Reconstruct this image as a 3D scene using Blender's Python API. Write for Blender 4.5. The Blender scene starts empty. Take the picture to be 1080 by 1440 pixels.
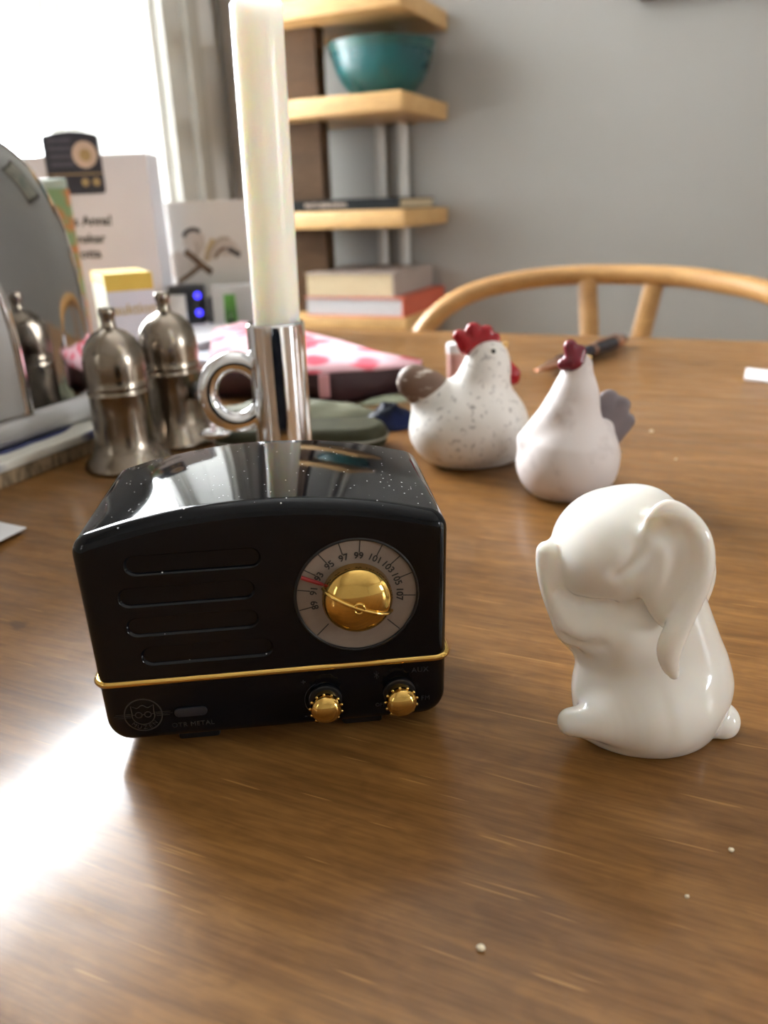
import bpy, bmesh, math, random
import numpy as np
from mathutils import Vector, Matrix
from mathutils.geometry import delaunay_2d_cdt

random.seed(7)
SC = bpy.context.scene
COL = SC.collection
PI = math.pi
T = 0.74                       # height of the table top above the floor

# ------------------------------------------------------------------ camera
F_PX, PITCH, ROLL, EYE = 1110.0, math.radians(21.2), math.radians(2.0), 0.12
Fv = Vector((0, math.cos(PITCH), -math.sin(PITCH)))
Rv = Vector((1, 0, 0))
Uv = Vector((0, math.sin(PITCH), math.cos(PITCH)))
Rc = Rv * math.cos(ROLL) - Uv * math.sin(ROLL)
Uc = Rv * math.sin(ROLL) + Uv * math.cos(ROLL)
CAM = Vector((0, 0, T + EYE))
cam_data = bpy.data.cameras.new('camera')
cam = bpy.data.objects.new('camera', cam_data)
COL.objects.link(cam)
M = Matrix((Rc, Uc, -Fv)).transposed().to_4x4()
M.translation = CAM
cam.matrix_world = M
cam_data.sensor_fit = 'VERTICAL'
cam_data.sensor_height = 36.0
cam_data.lens = 36.0 * F_PX / 1440.0
cam_data.clip_start = 0.01
cam_data.dof.use_dof = True
cam_data.dof.focus_distance = 0.188
cam_data.dof.aperture_fstop = 14.5
SC.camera = cam

# ------------------------------------------------------------------ sky, exposure
world = bpy.data.worlds.new('overcast_sky')
SC.world = world
world.use_nodes = True
wn = world.node_tree
wn.nodes['Background'].inputs['Color'].default_value = (0.92, 0.96, 1.0, 1)
wn.nodes['Background'].inputs['Strength'].default_value = 60.0
SC.view_settings.view_transform = 'Standard'
SC.view_settings.look = 'None'
SC.view_settings.exposure = -0.22
SC.view_settings.gamma = 1.0
SC.view_settings.use_curve_mapping = False
SC.cycles.use_denoising = True
SC.cycles.max_bounces = 10
SC.cycles.diffuse_bounces = 6
SC.cycles.glossy_bounces = 6
SC.cycles.transmission_bounces = 8
SC.cycles.transparent_max_bounces = 12
SC.cycles.caustics_reflective = False
SC.cycles.caustics_refractive = False

# ------------------------------------------------------------------ room axes
YAW = math.radians(-24.0)      # the room and table are turned against the camera
AX = Vector((math.cos(YAW), math.sin(YAW), 0))     # along the back wall, to the right
DX = Vector((-AX.y, AX.x, 0))                      # towards the back wall
A_L, A_R, B_B, B_F, CEIL = -1.07, 4.2, 1.636, -3.0, 2.5


def W(a, b, z=0.0):
    v = AX * a + DX * b
    return Vector((v.x, v.y, z))


def portal(name, loc, rot, sx, sy):        # sampling guide in the window opening: sky light only
    l = bpy.data.lights.new(name, 'AREA')
    l.shape = 'RECTANGLE'
    l.size, l.size_y = sx, sy
    l.cycles.is_portal = True
    o = bpy.data.objects.new(name, l)
    COL.objects.link(o)
    o.location = loc
    o.rotation_euler = rot


# ------------------------------------------------------------------ sight lines: pixel -> point in the room (table top z = 0)
def ray(px, py):
    return Fv + Rc * ((px - 540) / F_PX) + Uc * ((720 - py) / F_PX)


def at_y(px, py, y):
    r = ray(px, py)
    p = r * (y / r.y)
    return Vector((p.x, p.y, p.z + EYE))


def at_z(px, py, z=0.0):
    r = ray(px, py)
    p = r * ((z - EYE) / r.z)
    return Vector((p.x, p.y, p.z + EYE))


def at_b(px, py, b):
    r = ray(px, py)
    p = r * (b / r.dot(DX))
    return Vector((p.x, p.y, p.z + EYE))


# ------------------------------------------------------------------ materials
def rgb(c):
    return (c[0], c[1], c[2], 1.0)


def base_mat(name):
    m = bpy.data.materials.new(name)
    m.use_nodes = True
    n = m.node_tree
    return m, n, n.nodes['Principled BSDF']


def mat(name, c1, c2=None, scale=200.0, rough=0.5, metal=0.0, bump=0.0, stretch=(1, 1, 1), spec=0.5, coat=0.0,
        sss=0.0, lo=0.35, hi=0.65, detail=4.0, rough2=None, sss_r=0.004):
    m, n, p = base_mat(name)
    L = n.links
    c2 = c2 or tuple(x * 0.9 for x in c1)
    tc = n.nodes.new('ShaderNodeTexCoord')
    mp = n.nodes.new('ShaderNodeMapping')
    mp.inputs['Scale'].default_value = stretch
    L.new(tc.outputs['Object'], mp.inputs['Vector'])
    nz = n.nodes.new('ShaderNodeTexNoise')
    nz.inputs['Scale'].default_value = scale
    nz.inputs['Detail'].default_value = detail
    L.new(mp.outputs['Vector'], nz.inputs['Vector'])
    cr = n.nodes.new('ShaderNodeValToRGB')
    cr.color_ramp.elements[0].position, cr.color_ramp.elements[1].position = lo, hi
    cr.color_ramp.elements[0].color, cr.color_ramp.elements[1].color = rgb(c2), rgb(c1)
    L.new(nz.outputs['Fac'], cr.inputs['Fac'])
    L.new(cr.outputs['Color'], p.inputs['Base Color'])
    p.inputs['Roughness'].default_value = rough
    p.inputs['Metallic'].default_value = metal
    p.inputs['Specular IOR Level'].default_value = spec
    p.inputs['Coat Weight'].default_value = coat
    if sss:
        p.inputs['Subsurface Weight'].default_value = sss
        p.inputs['Subsurface Radius'].default_value = (1.0, 0.8, 0.6)
        p.inputs['Subsurface Scale'].default_value = sss_r
    if rough2 is not None:
        mr = n.nodes.new('ShaderNodeMapRange')
        mr.inputs['From Min'].default_value, mr.inputs['From Max'].default_value = 0.3, 0.7
        mr.inputs['To Min'].default_value, mr.inputs['To Max'].default_value = rough, rough2
        L.new(nz.outputs['Fac'], mr.inputs['Value'])
        L.new(mr.outputs['Result'], p.inputs['Roughness'])
    if bump:
        b = n.nodes.new('ShaderNodeBump')
        b.inputs['Strength'].default_value = bump
        b.inputs['Distance'].default_value = 0.001
        L.new(nz.outputs['Fac'], b.inputs['Height'])
        L.new(b.outputs['Normal'], p.inputs['Normal'])
    return m


def wood_mat(name, light, dark, rough=0.4, scale=1.0, scratches=False, bump=0.1, spec=0.5):
    m, n, p = base_mat(name)
    p.inputs['Specular IOR Level'].default_value = spec
    L = n.links
    tc = n.nodes.new('ShaderNodeTexCoord')

    def noise(sx, sy, sz, sc, det=6.0, dist=0.0):
        mp = n.nodes.new('ShaderNodeMapping')
        mp.inputs['Scale'].default_value = (sx, sy, sz)
        L.new(tc.outputs['Object'], mp.inputs['Vector'])
        z = n.nodes.new('ShaderNodeTexNoise')
        z.inputs['Scale'].default_value = sc * scale
        z.inputs['Detail'].default_value = det
        z.inputs['Distortion'].default_value = dist
        L.new(mp.outputs['Vector'], z.inputs['Vector'])
        return z.outputs['Fac']

    def ramp(fac, lo, hi, c0, c1):
        r = n.nodes.new('ShaderNodeValToRGB')
        r.color_ramp.elements[0].position, r.color_ramp.elements[1].position = lo, hi
        r.color_ramp.elements[0].color, r.color_ramp.elements[1].color = rgb(c0), rgb(c1)
        L.new(fac, r.inputs['Fac'])
        return r.outputs['Color']

    def mix(fac, a, b, mode='MIX'):
        x = n.nodes.new('ShaderNodeMix')
        x.data_type = 'RGBA'
        x.blend_type = mode
        if isinstance(fac, float):
            x.inputs['Factor'].default_value = fac
        else:
            L.new(fac, x.inputs['Factor'])
        for s, v in ((6, a), (7, b)):
            if isinstance(v, tuple):
                x.inputs[s].default_value = rgb(v)
            else:
                L.new(v, x.inputs[s])
        return x.outputs[2]

    broad = noise(1.2, 7, 7, 2.2, 3, 0.6)
    grain = noise(3.0, 40, 40, 6, 8, 0.4)
    fine = noise(12, 190, 190, 6, 4)
    c = ramp(broad, 0.3, 0.7, dark, light)
    g = ramp(grain, 0.3, 0.62, (0.62, 0.56, 0.48), (1.06, 1.04, 1.0))
    c = mix(0.75, c, g, 'MULTIPLY')
    f = ramp(fine, 0.35, 0.6, (0.80, 0.77, 0.72), (1.04, 1.04, 1.04))
    c = mix(0.85, c, f, 'MULTIPLY')
    height = grain
    if scratches:
        fig = noise(26, 60, 60, 3.2, 4, 1.2)        # flecked figure
        c = mix(0.7, c, ramp(fig, 0.35, 0.65, (0.80, 0.74, 0.66), (1.08, 1.06, 1.04)), 'MULTIPLY')
        for k, (ang, thr, sc) in enumerate(((0.9, 0.735, 7), (-0.5, 0.745, 6), (2.1, 0.745, 8))):
            mp = n.nodes.new('ShaderNodeMapping')
            mp.inputs['Rotation'].default_value = (0, 0, ang)
            mp.inputs['Scale'].default_value = (5, 110, 110)
            L.new(tc.outputs['Object'], mp.inputs['Vector'])
            z = n.nodes.new('ShaderNodeTexNoise')
            z.inputs['Scale'].default_value = sc
            z.inputs['Detail'].default_value = 1.0
            L.new(mp.outputs['Vector'], z.inputs['Vector'])
            mk = ramp(z.outputs['Fac'], thr, thr + 0.03, (0, 0, 0), (0.5, 0.5, 0.5))
            c = mix(mk, c, (light[0] * 1.8, light[1] * 1.9, light[2] * 2.1))
        st = noise(10, 22, 22, 3.1, 2)
        c = mix(ramp(st, 0.755, 0.78, (0, 0, 0), (0.6, 0.6, 0.6)), c, (dark[0] * 0.35, dark[1] * 0.3, dark[2] * 0.3))
    L.new(c, p.inputs['Base Color'])
    if scratches:
        mr = n.nodes.new('ShaderNodeMapRange')
        mr.inputs['From Min'].default_value, mr.inputs['From Max'].default_value = 0.3, 0.7
        mr.inputs['To Min'].default_value, mr.inputs['To Max'].default_value = rough - 0.05, rough + 0.10
        L.new(noise(4, 14, 14, 8, 5), mr.inputs['Value'])
        L.new(mr.outputs['Result'], p.inputs['Roughness'])
        p.inputs['Specular IOR Level'].default_value = 0.18
        p.inputs['Coat Weight'].default_value = 0.40            # old varnish
        p.inputs['Coat Roughness'].default_value = 0.15
    else:
        p.inputs['Roughness'].default_value = rough
    b = n.nodes.new('ShaderNodeBump')
    b.inputs['Strength'].default_value = bump
    b.inputs['Distance'].default_value = 0.0008
    L.new(height, b.inputs['Height'])
    L.new(b.outputs['Normal'], p.inputs['Normal'])
    return m


def glass_pane_mat():
    m, n, p = base_mat('window_glass')
    L = n.links
    tr = n.nodes.new('ShaderNodeBsdfTransparent')
    gl = n.nodes.new('ShaderNodeBsdfGlossy')
    gl.inputs['Roughness'].default_value = 0.02
    lw = n.nodes.new('ShaderNodeLayerWeight')
    pw = n.nodes.new('ShaderNodeMath')
    pw.operation = 'POWER'
    pw.inputs[1].default_value = 5.0
    L.new(lw.outputs['Facing'], pw.inputs[0])
    fr = n.nodes.new('ShaderNodeMath')
    fr.operation = 'MULTIPLY_ADD'
    fr.inputs[1].default_value, fr.inputs[2].default_value = 0.9, 0.04
    L.new(pw.outputs[0], fr.inputs[0])
    mx = n.nodes.new('ShaderNodeMixShader')
    L.new(fr.outputs[0], mx.inputs['Fac'])
    L.new(tr.outputs['BSDF'], mx.inputs[1])
    L.new(gl.outputs['BSDF'], mx.inputs[2])
    L.new(mx.outputs['Shader'], n.nodes['Material Output'].inputs['Surface'])
    return m


def black_gloss_mat():
    """Piano-black lacquer with settled white dust specks."""
    m, n, p = base_mat('black_lacquer')
    L = n.links
    tc = n.nodes.new('ShaderNodeTexCoord')
    geo = n.nodes.new('ShaderNodeNewGeometry')
    v = n.nodes.new('ShaderNodeTexVoronoi')
    v.inputs['Scale'].default_value = 760
    L.new(tc.outputs['Object'], v.inputs['Vector'])
    w = n.nodes.new('ShaderNodeTexWhiteNoise')
    L.new(v.outputs['Position'], w.inputs['Vector'])
    big = n.nodes.new('ShaderNodeTexNoise')
    big.inputs['Scale'].default_value = 90
    L.new(tc.outputs['Object'], big.inputs['Vector'])

    def math_(op, a, b):
        x = n.nodes.new('ShaderNodeMath')
        x.operation = op
        for i, s in enumerate((a, b)):
            if isinstance(s, (int, float)):
                x.inputs[i].default_value = s
            else:
                L.new(s, x.inputs[i])
        return x.outputs[0]
    rad = math_('MULTIPLY', w.outputs['Value'], 0.16)
    spot = math_('LESS_THAN', v.outputs['Distance'], rad)
    keep = math_('GREATER_THAN', math_('ADD', w.outputs['Value'], math_('MULTIPLY', big.outputs['Fac'], 0.6)), 1.02)
    sep = n.nodes.new('ShaderNodeSeparateXYZ')
    L.new(geo.outputs['Normal'], sep.inputs[0])
    up = math_('GREATER_THAN', sep.outputs['Z'], 0.6)     # dust lies on what faces up
    fac = math_('MULTIPLY', math_('MULTIPLY', spot, keep), up)
    mx = n.nodes.new('ShaderNodeMix')
    mx.data_type = 'RGBA'
    L.new(fac, mx.inputs['Factor'])
    mx.inputs[6].default_value = (0.0025, 0.003, 0.0045, 1)
    mx.inputs[7].default_value = (0.6, 0.6, 0.6, 1)
    L.new(mx.outputs[2], p.inputs['Base Color'])
    p.inputs['Roughness'].default_value = 0.05
    p.inputs['Specular IOR Level'].default_value = 0.24
    return m


def floral_mat():
    m, n, p = base_mat('pink_floral_fabric')
    L = n.links
    tc = n.nodes.new('ShaderNodeTexCoord')
    nz = n.nodes.new('ShaderNodeTexNoise')
    nz.inputs['Scale'].default_value = 30
    L.new(tc.outputs['Object'], nz.inputs['Vector'])
    v = n.nodes.new('ShaderNodeTexVoronoi')
    v.inputs['Scale'].default_value = 34
    mxv = n.nodes.new('ShaderNodeMix')
    mxv.data_type = 'VECTOR'
    mxv.inputs['Factor'].default_value = 0.02
    L.new(tc.outputs['Object'], mxv.inputs[4])
    L.new(nz.outputs['Color'], mxv.inputs[5])
    L.new(mxv.outputs[1], v.inputs['Vector'])
    cr = n.nodes.new('ShaderNodeValToRGB')
    e = cr.color_ramp.elements
    e[0].position, e[0].color = 0.25, (0.58, 0.075, 0.11, 1)
    e[1].position, e[1].color = 0.46, (0.68, 0.42, 0.46, 1)
    x = e.new(0.38)
    x.color = (0.66, 0.13, 0.17, 1)
    L.new(v.outputs['Distance'], cr.inputs['Fac'])
    L.new(cr.outputs['Color'], p.inputs['Base Color'])
    p.inputs['Roughness'].default_value = 0.85
    p.inputs['Specular IOR Level'].default_value = 0.1
    return m


def tile_mat():
    """Cream glaze with blue brushwork arcs."""
    m, n, p = base_mat('painted_tile_glaze')
    L = n.links
    tc = n.nodes.new('ShaderNodeTexCoord')
    w = n.nodes.new('ShaderNodeTexWave')
    w.wave_type = 'RINGS'
    w.rings_direction = 'Z'
    w.inputs['Scale'].default_value = 12
    w.inputs['Distortion'].default_value = 3.0
    w.inputs['Detail'].default_value = 1.0
    w.inputs['Detail Scale'].default_value = 2.0
    L.new(tc.outputs['Object'], w.inputs['Vector'])
    cr = n.nodes.new('ShaderNodeValToRGB')
    cr.color_ramp.elements[0].position, cr.color_ramp.elements[0].color = 0.18, (0.075, 0.085, 0.185, 1)
    cr.color_ramp.elements[1].position, cr.color_ramp.elements[1].color = 0.38, (0.68, 0.66, 0.58, 1)
    L.new(w.outputs['Fac'], cr.inputs['Fac'])
    L.new(cr.outputs['Color'], p.inputs['Base Color'])
    p.inputs['Roughness'].default_value = 0.15
    return m


def emit_mat(name, c, s):
    m, n, p = base_mat(name)
    p.inputs['Base Color'].default_value = rgb(c)
    p.inputs['Emission Color'].default_value = rgb(c)
    p.inputs['Emission Strength'].default_value = s
    return m


MT = dict(
    wall=mat('white_painted_wall', (0.76, 0.74, 0.69), (0.73, 0.71, 0.66), 3, 0.7, bump=0.0),
    wallg=mat('grey_painted_wall', (0.35, 0.343, 0.32), (0.335, 0.328, 0.305), 3, 0.6),
    ceil=mat('ceiling_paint', (0.86, 0.85, 0.82), (0.79, 0.78, 0.75), 3, 0.8),
    floor=wood_mat('floor_wood', (0.36, 0.22, 0.11), (0.24, 0.14, 0.065), 0.4),
    table=wood_mat('table_wood', (0.255, 0.127, 0.038), (0.160, 0.074, 0.019), 0.34, scratches=True, bump=0.12),
    chair=wood_mat('chair_wood', (0.50, 0.29, 0.11), (0.38, 0.20, 0.07), 0.35, 3),
    shelf=wood_mat('shelf_wood', (0.66, 0.42, 0.18), (0.55, 0.33, 0.13), 0.45, 2),
    post=wood_mat('post_wood', (0.085, 0.048, 0.025), (0.060, 0.034, 0.018), 0.6, 2, spec=0.12),
    frame=mat('white_window_paint', (0.80, 0.80, 0.77), (0.76, 0.76, 0.73), 20, 0.35),
    casing=mat('grey_casing_paint', (0.52, 0.51, 0.46), (0.48, 0.47, 0.43), 20, 0.5),
    glass=glass_pane_mat(),
    black=black_gloss_mat(),
    blacksat=mat('black_satin', (0.006, 0.0065, 0.008), (0.004, 0.004, 0.005), 300, 0.35),
    gold=mat('polished_gold', (0.68, 0.44, 0.125), (0.63, 0.40, 0.11), 150, 0.09, 1.0),
    dial=mat('dial_face', (0.24, 0.195, 0.16), (0.225, 0.18, 0.15), 500, 0.30, spec=0.5),
    ink=mat('dial_ink', (0.012, 0.012, 0.012), None, 300, 0.5),
    red=mat('pointer_red', (0.30, 0.012, 0.012), None, 300, 0.4),
    logo=mat('logo_print', (0.028, 0.025, 0.022), None, 300, 0.5),
    greyprint=mat('grey_print', (0.020, 0.022, 0.026), None, 300, 0.5),
    switch=mat('switch_plastic', (0.010, 0.011, 0.016), None, 300, 0.4),
    porcelain=mat('white_porcelain', (0.88, 0.86, 0.80), (0.86, 0.84, 0.78), 60, 0.10, coat=0.25, sss=0.3, sss_r=0.003),
    hen=mat('speckled_hen_glaze', (0.70, 0.67, 0.62), (0.34, 0.31, 0.29), 330, 0.55, lo=0.29, hi=0.42, detail=6),
    hen2=mat('chalky_hen_glaze', (0.72, 0.66, 0.64), (0.52, 0.45, 0.43), 70, 0.60, lo=0.28, hi=0.46),
    hentail=mat('brown_tail_glaze', (0.15, 0.088, 0.058), (0.62, 0.55, 0.48), 170, 0.5, lo=0.36, hi=0.42, stretch=(0.6, 1, 1.6)),
    hengrey=mat('grey_tail_glaze', (0.22, 0.19, 0.205), (0.17, 0.145, 0.16), 90, 0.55),
    comb=mat('red_comb_glaze', (0.34, 0.006, 0.012), (0.27, 0.005, 0.010), 150, 0.22),
    comb2=mat('crimson_comb_glaze', (0.20, 0.014, 0.03), (0.15, 0.012, 0.024), 150, 0.25),
    beak=mat('yellow_beak_glaze', (0.66, 0.40, 0.12), None, 200, 0.4),
    eye=mat('eye_black', (0.01, 0.01, 0.01), None, 300, 0.3),
    wax=mat('candle_wax', (0.93, 0.92, 0.87), (0.92, 0.91, 0.86), 40, 0.30, sss=1.0, sss_r=0.014),
    chrome=mat('polished_chrome', (0.80, 0.80, 0.81), (0.78, 0.78, 0.79), 50, 0.05, 1.0),
    toaster=mat('toaster_chrome', (0.44, 0.435, 0.43), (0.36, 0.355, 0.35), 22, 0.06, 1.0, bump=0.35, stretch=(1, 1, 0.25), detail=1.0),
    silver=mat('tarnished_silver', (0.35, 0.30, 0.245), (0.17, 0.135, 0.10), 55, 0.16, 1.0, rough2=0.30, lo=0.3, hi=0.7),
    plastic=mat('white_plastic', (0.62, 0.61, 0.60), (0.60, 0.59, 0.58), 50, 0.3),
    tile=tile_mat(),
    cork=mat('rough_cork', (0.34, 0.25, 0.15), (0.13, 0.09, 0.05), 260, 0.9, bump=0.8, stretch=(1, 1, 0.35)),
    card=mat('white_card', (0.74, 0.74, 0.78), (0.72, 0.72, 0.76), 30, 0.6),
    cardw=mat('cream_card', (0.70, 0.69, 0.65), (0.68, 0.67, 0.63), 30, 0.6),
    print=mat('printed_black', (0.035, 0.035, 0.05), (0.025, 0.025, 0.035), 60, 0.4),
    printl=mat('printed_grey', (0.085, 0.085, 0.11), None, 60, 0.4),
    printd=mat('printed_cream', (0.62, 0.48, 0.38), None, 60, 0.5),
    printg=mat('printed_gold', (0.42, 0.30, 0.13), None, 60, 0.5),
    text=mat('printed_text', (0.02, 0.02, 0.02), None, 60, 0.5),
    brown=mat('brown_sepia_print', (0.16, 0.09, 0.04), (0.09, 0.055, 0.03), 80, 0.6),
    sepia=mat('pale_sepia_print', (0.40, 0.34, 0.27), (0.34, 0.28, 0.22), 60, 0.6),
    dark=mat('dark_sepia_print', (0.07, 0.065, 0.06), None, 60, 0.6),
    yellow=mat('yellow_carton', (0.66, 0.46, 0.07), (0.62, 0.42, 0.06), 50, 0.5),
    cream=mat('cream_carton', (0.48, 0.48, 0.34), (0.45, 0.45, 0.32), 50, 0.5),
    cartonw=mat('white_carton', (0.64, 0.64, 0.70), (0.61, 0.61, 0.67), 50, 0.5),
    tan=mat('tan_print', (0.52, 0.40, 0.20), None, 50, 0.5),
    packet=mat('green_orange_packet', (0.20, 0.30, 0.14), (0.48, 0.17, 0.05), 55, 0.35, lo=0.44, hi=0.54),
    packetc=mat('clear_packet_rim', (0.42, 0.50, 0.42), None, 60, 0.25),
    router=mat('black_router_plastic', (0.010, 0.012, 0.018), None, 60, 0.35),
    led=emit_mat('blue_led', (0.05, 0.04, 1.0), 3.5),
    paper=mat('white_paper', (0.80, 0.80, 0.82), (0.78, 0.78, 0.80), 20, 0.6),
    paperb=mat('bluish_paper', (0.62, 0.65, 0.72), (0.58, 0.61, 0.68), 20, 0.45),
    floral=floral_mat(),
    maroon=mat('maroon_cloth', (0.040, 0.010, 0.014), (0.028, 0.008, 0.010), 60, 0.6),
    pink=mat('pink_tab', (0.55, 0.25, 0.27), None, 60, 0.6),
    olive=mat('olive_cloth', (0.13, 0.13, 0.075), (0.075, 0.075, 0.04), 45, 0.7, bump=0.3),
    leaf=mat('pale_green_strip', (0.34, 0.37, 0.26), (0.22, 0.25, 0.17), 60, 0.5),
    navy=mat('navy_wrapper', (0.005, 0.009, 0.040), (0.002, 0.003, 0.008), 50, 0.5, spec=0.10, lo=0.45, hi=0.6),
    case=mat('olive_case_leather', (0.046, 0.046, 0.026), (0.034, 0.034, 0.020), 90, 0.5, spec=0.10),
    clasp=mat('case_end_metal', (0.30, 0.30, 0.25), None, 90, 0.35, 0.7),
    penb=mat('navy_pen_lacquer', (0.012, 0.014, 0.026), None, 90, 0.2),
    rosepale=mat('pale_rose_metal', (0.72, 0.60, 0.58), None, 90, 0.25, 0.8),
    rose=mat('rose_gold', (0.80, 0.45, 0.32), None, 90, 0.15, 1.0),
    tube=mat('pink_paper_roll', (0.66, 0.44, 0.38), (0.58, 0.30, 0.28), 90, 0.6),
    crumb=mat('pale_crumb', (0.85, 0.76, 0.58), (0.75, 0.64, 0.45), 900, 0.8),
    teal=mat('teal_glaze', (0.006, 0.085, 0.092), (0.004, 0.050, 0.056), 14, 0.22, rough2=0.4),
    tealrim=mat('teal_rim_glaze', (0.025, 0.090, 0.078), (0.012, 0.050, 0.046), 40, 0.35),
    bookd=mat('dark_book_cover', (0.014, 0.015, 0.016), None, 60, 0.8, spec=0.08),
    booko=mat('orange_book_cover', (0.52, 0.10, 0.05), (0.46, 0.085, 0.04), 30, 0.55),
    bookb=mat('taupe_book_cover', (0.36, 0.29, 0.25), (0.32, 0.26, 0.22), 30, 0.6),
    pages=mat('book_pages', (0.55, 0.44, 0.28), (0.48, 0.38, 0.24), 300, 0.8, stretch=(0.2, 0.2, 4)),
    pagesw=mat('white_book_pages', (0.52, 0.51, 0.52), (0.46, 0.45, 0.46), 300, 0.8, stretch=(0.2, 0.2, 4)),
    pipe=mat('pipe_paint', (0.66, 0.65, 0.61), None, 20, 0.4),
    frameb=mat('dark_frame_wood', (0.05, 0.038, 0.03), None, 60, 0.4),
    picture=mat('muted_picture', (0.30, 0.28, 0.22), (0.16, 0.18, 0.15), 8, 0.5),
    charger=mat('charcoal_plastic', (0.03, 0.03, 0.03), None, 90, 0.5),
    green=mat('green_peg', (0.10, 0.32, 0.04), (0.04, 0.12, 0.02), 60, 0.5),
    boxw=mat('small_white_box', (0.56, 0.56, 0.55), None, 40, 0.6),
)


# ------------------------------------------------------------------ object helpers
def mesh(name, verts, faces, sharp=None):
    me = bpy.data.meshes.new(name)
    me.from_pydata([tuple(v) for v in verts], [], [tuple(f) for f in faces])
    me.update()
    if sharp is not None and len(me.polygons):
        me.polygons.foreach_set('use_smooth', [True] * len(me.polygons))
        me.set_sharp_from_angle(angle=math.radians(sharp))
    return me


def bm_mesh(name, bm, sharp=None):
    bmesh.ops.recalc_face_normals(bm, faces=bm.faces)
    me = bpy.data.meshes.new(name)
    bm.to_mesh(me)
    bm.free()
    if sharp is not None and len(me.polygons):
        me.polygons.foreach_set('use_smooth', [True] * len(me.polygons))
        me.set_sharp_from_angle(angle=math.radians(sharp))
    return me


def obj(name, me, m, parent=None, loc=(0, 0, 0), rot=(0, 0, 0), label=None):
    o = bpy.data.objects.new(name, me)
    COL.objects.link(o)
    if m is not None and not me.materials:
        me.materials.append(m)
    o.location, o.rotation_euler = loc, rot
    if parent is not None:
        o.parent = parent
    if label:
        o['label'] = label
    return o


def tag(o, label, cat, group=None):
    o['label'], o['category'] = label, cat
    if group:
        o['group'] = group
    return o


def thing(name, label, cat, loc, yaw=0.0, group=None):
    o = bpy.data.objects.new(name, None)
    o.empty_display_size = 0.02
    COL.objects.link(o)
    o.location, o.rotation_euler = loc, (0, 0, yaw)
    return tag(o, label, cat, group)


def struct(name, me, m, parent=None):
    o = obj(name, me, m, parent)
    if parent is None:
        o['kind'] = 'structure'
    return o


def up(v):                     # table-top coordinates -> world
    return Vector((v[0], v[1], v[2] + T))


def box_bm(bm, x0, x1, y0, y1, z0, z1):
    vs = [bm.verts.new(p) for p in ((x0, y0, z0), (x1, y0, z0), (x1, y1, z0), (x0, y1, z0),
                                    (x0, y0, z1), (x1, y0, z1), (x1, y1, z1), (x0, y1, z1))]
    for f in ((0, 3, 2, 1), (4, 5, 6, 7), (0, 1, 5, 4), (1, 2, 6, 5), (2, 3, 7, 6), (3, 0, 4, 7)):
        bm.faces.new([vs[i] for i in f])
    return vs


def box(name, x0, x1, y0, y1, z0, z1, bev=0.0, seg=2):
    bm = bmesh.new()
    box_bm(bm, x0, x1, y0, y1, z0, z1)
    if bev:
        bmesh.ops.bevel(bm, geom=list(bm.edges), offset=bev, segments=seg, affect='EDGES', profile=0.5)
    return bm_mesh(name, bm, 40 if bev else None)


def lathe(name, prof, n=48, axis='z', sharp=40):
    """prof: (radius, height) from bottom to top; turned about z, or about -y when axis = 'y'."""
    vs, fs, rings = [], [], []
    for r, z in prof:
        if r < 1e-7:
            rings.append([len(vs)])
            vs.append((0, 0, z))
        else:
            rings.append(list(range(len(vs), len(vs) + n)))
            for i in range(n):
                a = 2 * PI * i / n
                vs.append((r * math.cos(a), r * math.sin(a), z))
    for A, B in zip(rings[:-1], rings[1:]):
        for i in range(n):
            j = (i + 1) % n
            if len(A) == 1 and len(B) == 1:
                continue
            if len(A) == 1:
                fs.append((A[0], B[j], B[i]))
            elif len(B) == 1:
                fs.append((A[i], A[j], B[0]))
            else:
                fs.append((A[i], A[j], B[j], B[i]))
    if axis == 'y':
        vs = [(x, -z, y) for x, y, z in vs]
    return mesh(name, vs, fs, sharp)


def tube(name, pts, rad, n=12, closed=False, flat=1.0, sharp=50):
    """A tube through pts; rad a number or one per point; flat squashes it along its second axis."""
    pts = [Vector(p) for p in pts]
    N = len(pts)
    rad = [rad] * N if isinstance(rad, (int, float)) else list(rad)
    vs, fs = [], []
    ref = None
    for i, p in enumerate(pts):
        a = pts[(i - 1) % N] if (closed or i > 0) else p
        b = pts[(i + 1) % N] if (closed or i < N - 1) else p
        t = (b - a).normalized()
        if ref is None:
            ref = Vector((0, 0, 1)) if abs(t.z) < 0.9 else Vector((0, 1, 0))
        u = (ref - t * ref.dot(t)).normalized()
        ref = u
        w = t.cross(u)
        for k in range(n):
            c = 2 * PI * k / n
            vs.append(p + (u * math.cos(c) + w * math.sin(c) * flat) * rad[i])
    for i in range(N if closed else N - 1):
        j = (i + 1) % N
        for k in range(n):
            l = (k + 1) % n
            fs.append((i * n + k, i * n + l, j * n + l, j * n + k))
    if not closed:
        fs.append(tuple(range(n - 1, -1, -1)))
        fs.append(tuple(range((N - 1) * n, N * n)))
    return mesh(name, vs, fs, sharp)


def prism(name, poly, z0, z1, bev=0.0):
    bm = bmesh.new()
    a = [bm.verts.new((p[0], p[1], z0)) for p in poly]
    f = bm.faces.new(a)
    r = bmesh.ops.extrude_face_region(bm, geom=[f])
    bmesh.ops.translate(bm, vec=(0, 0, z1 - z0), verts=[g for g in r['geom'] if isinstance(g, bmesh.types.BMVert)])
    if bev:
        bmesh.ops.bevel(bm, geom=list(bm.edges), offset=bev, segments=2, affect='EDGES', profile=0.5)
    return bm_mesh(name, bm, 40 if bev else None)


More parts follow.
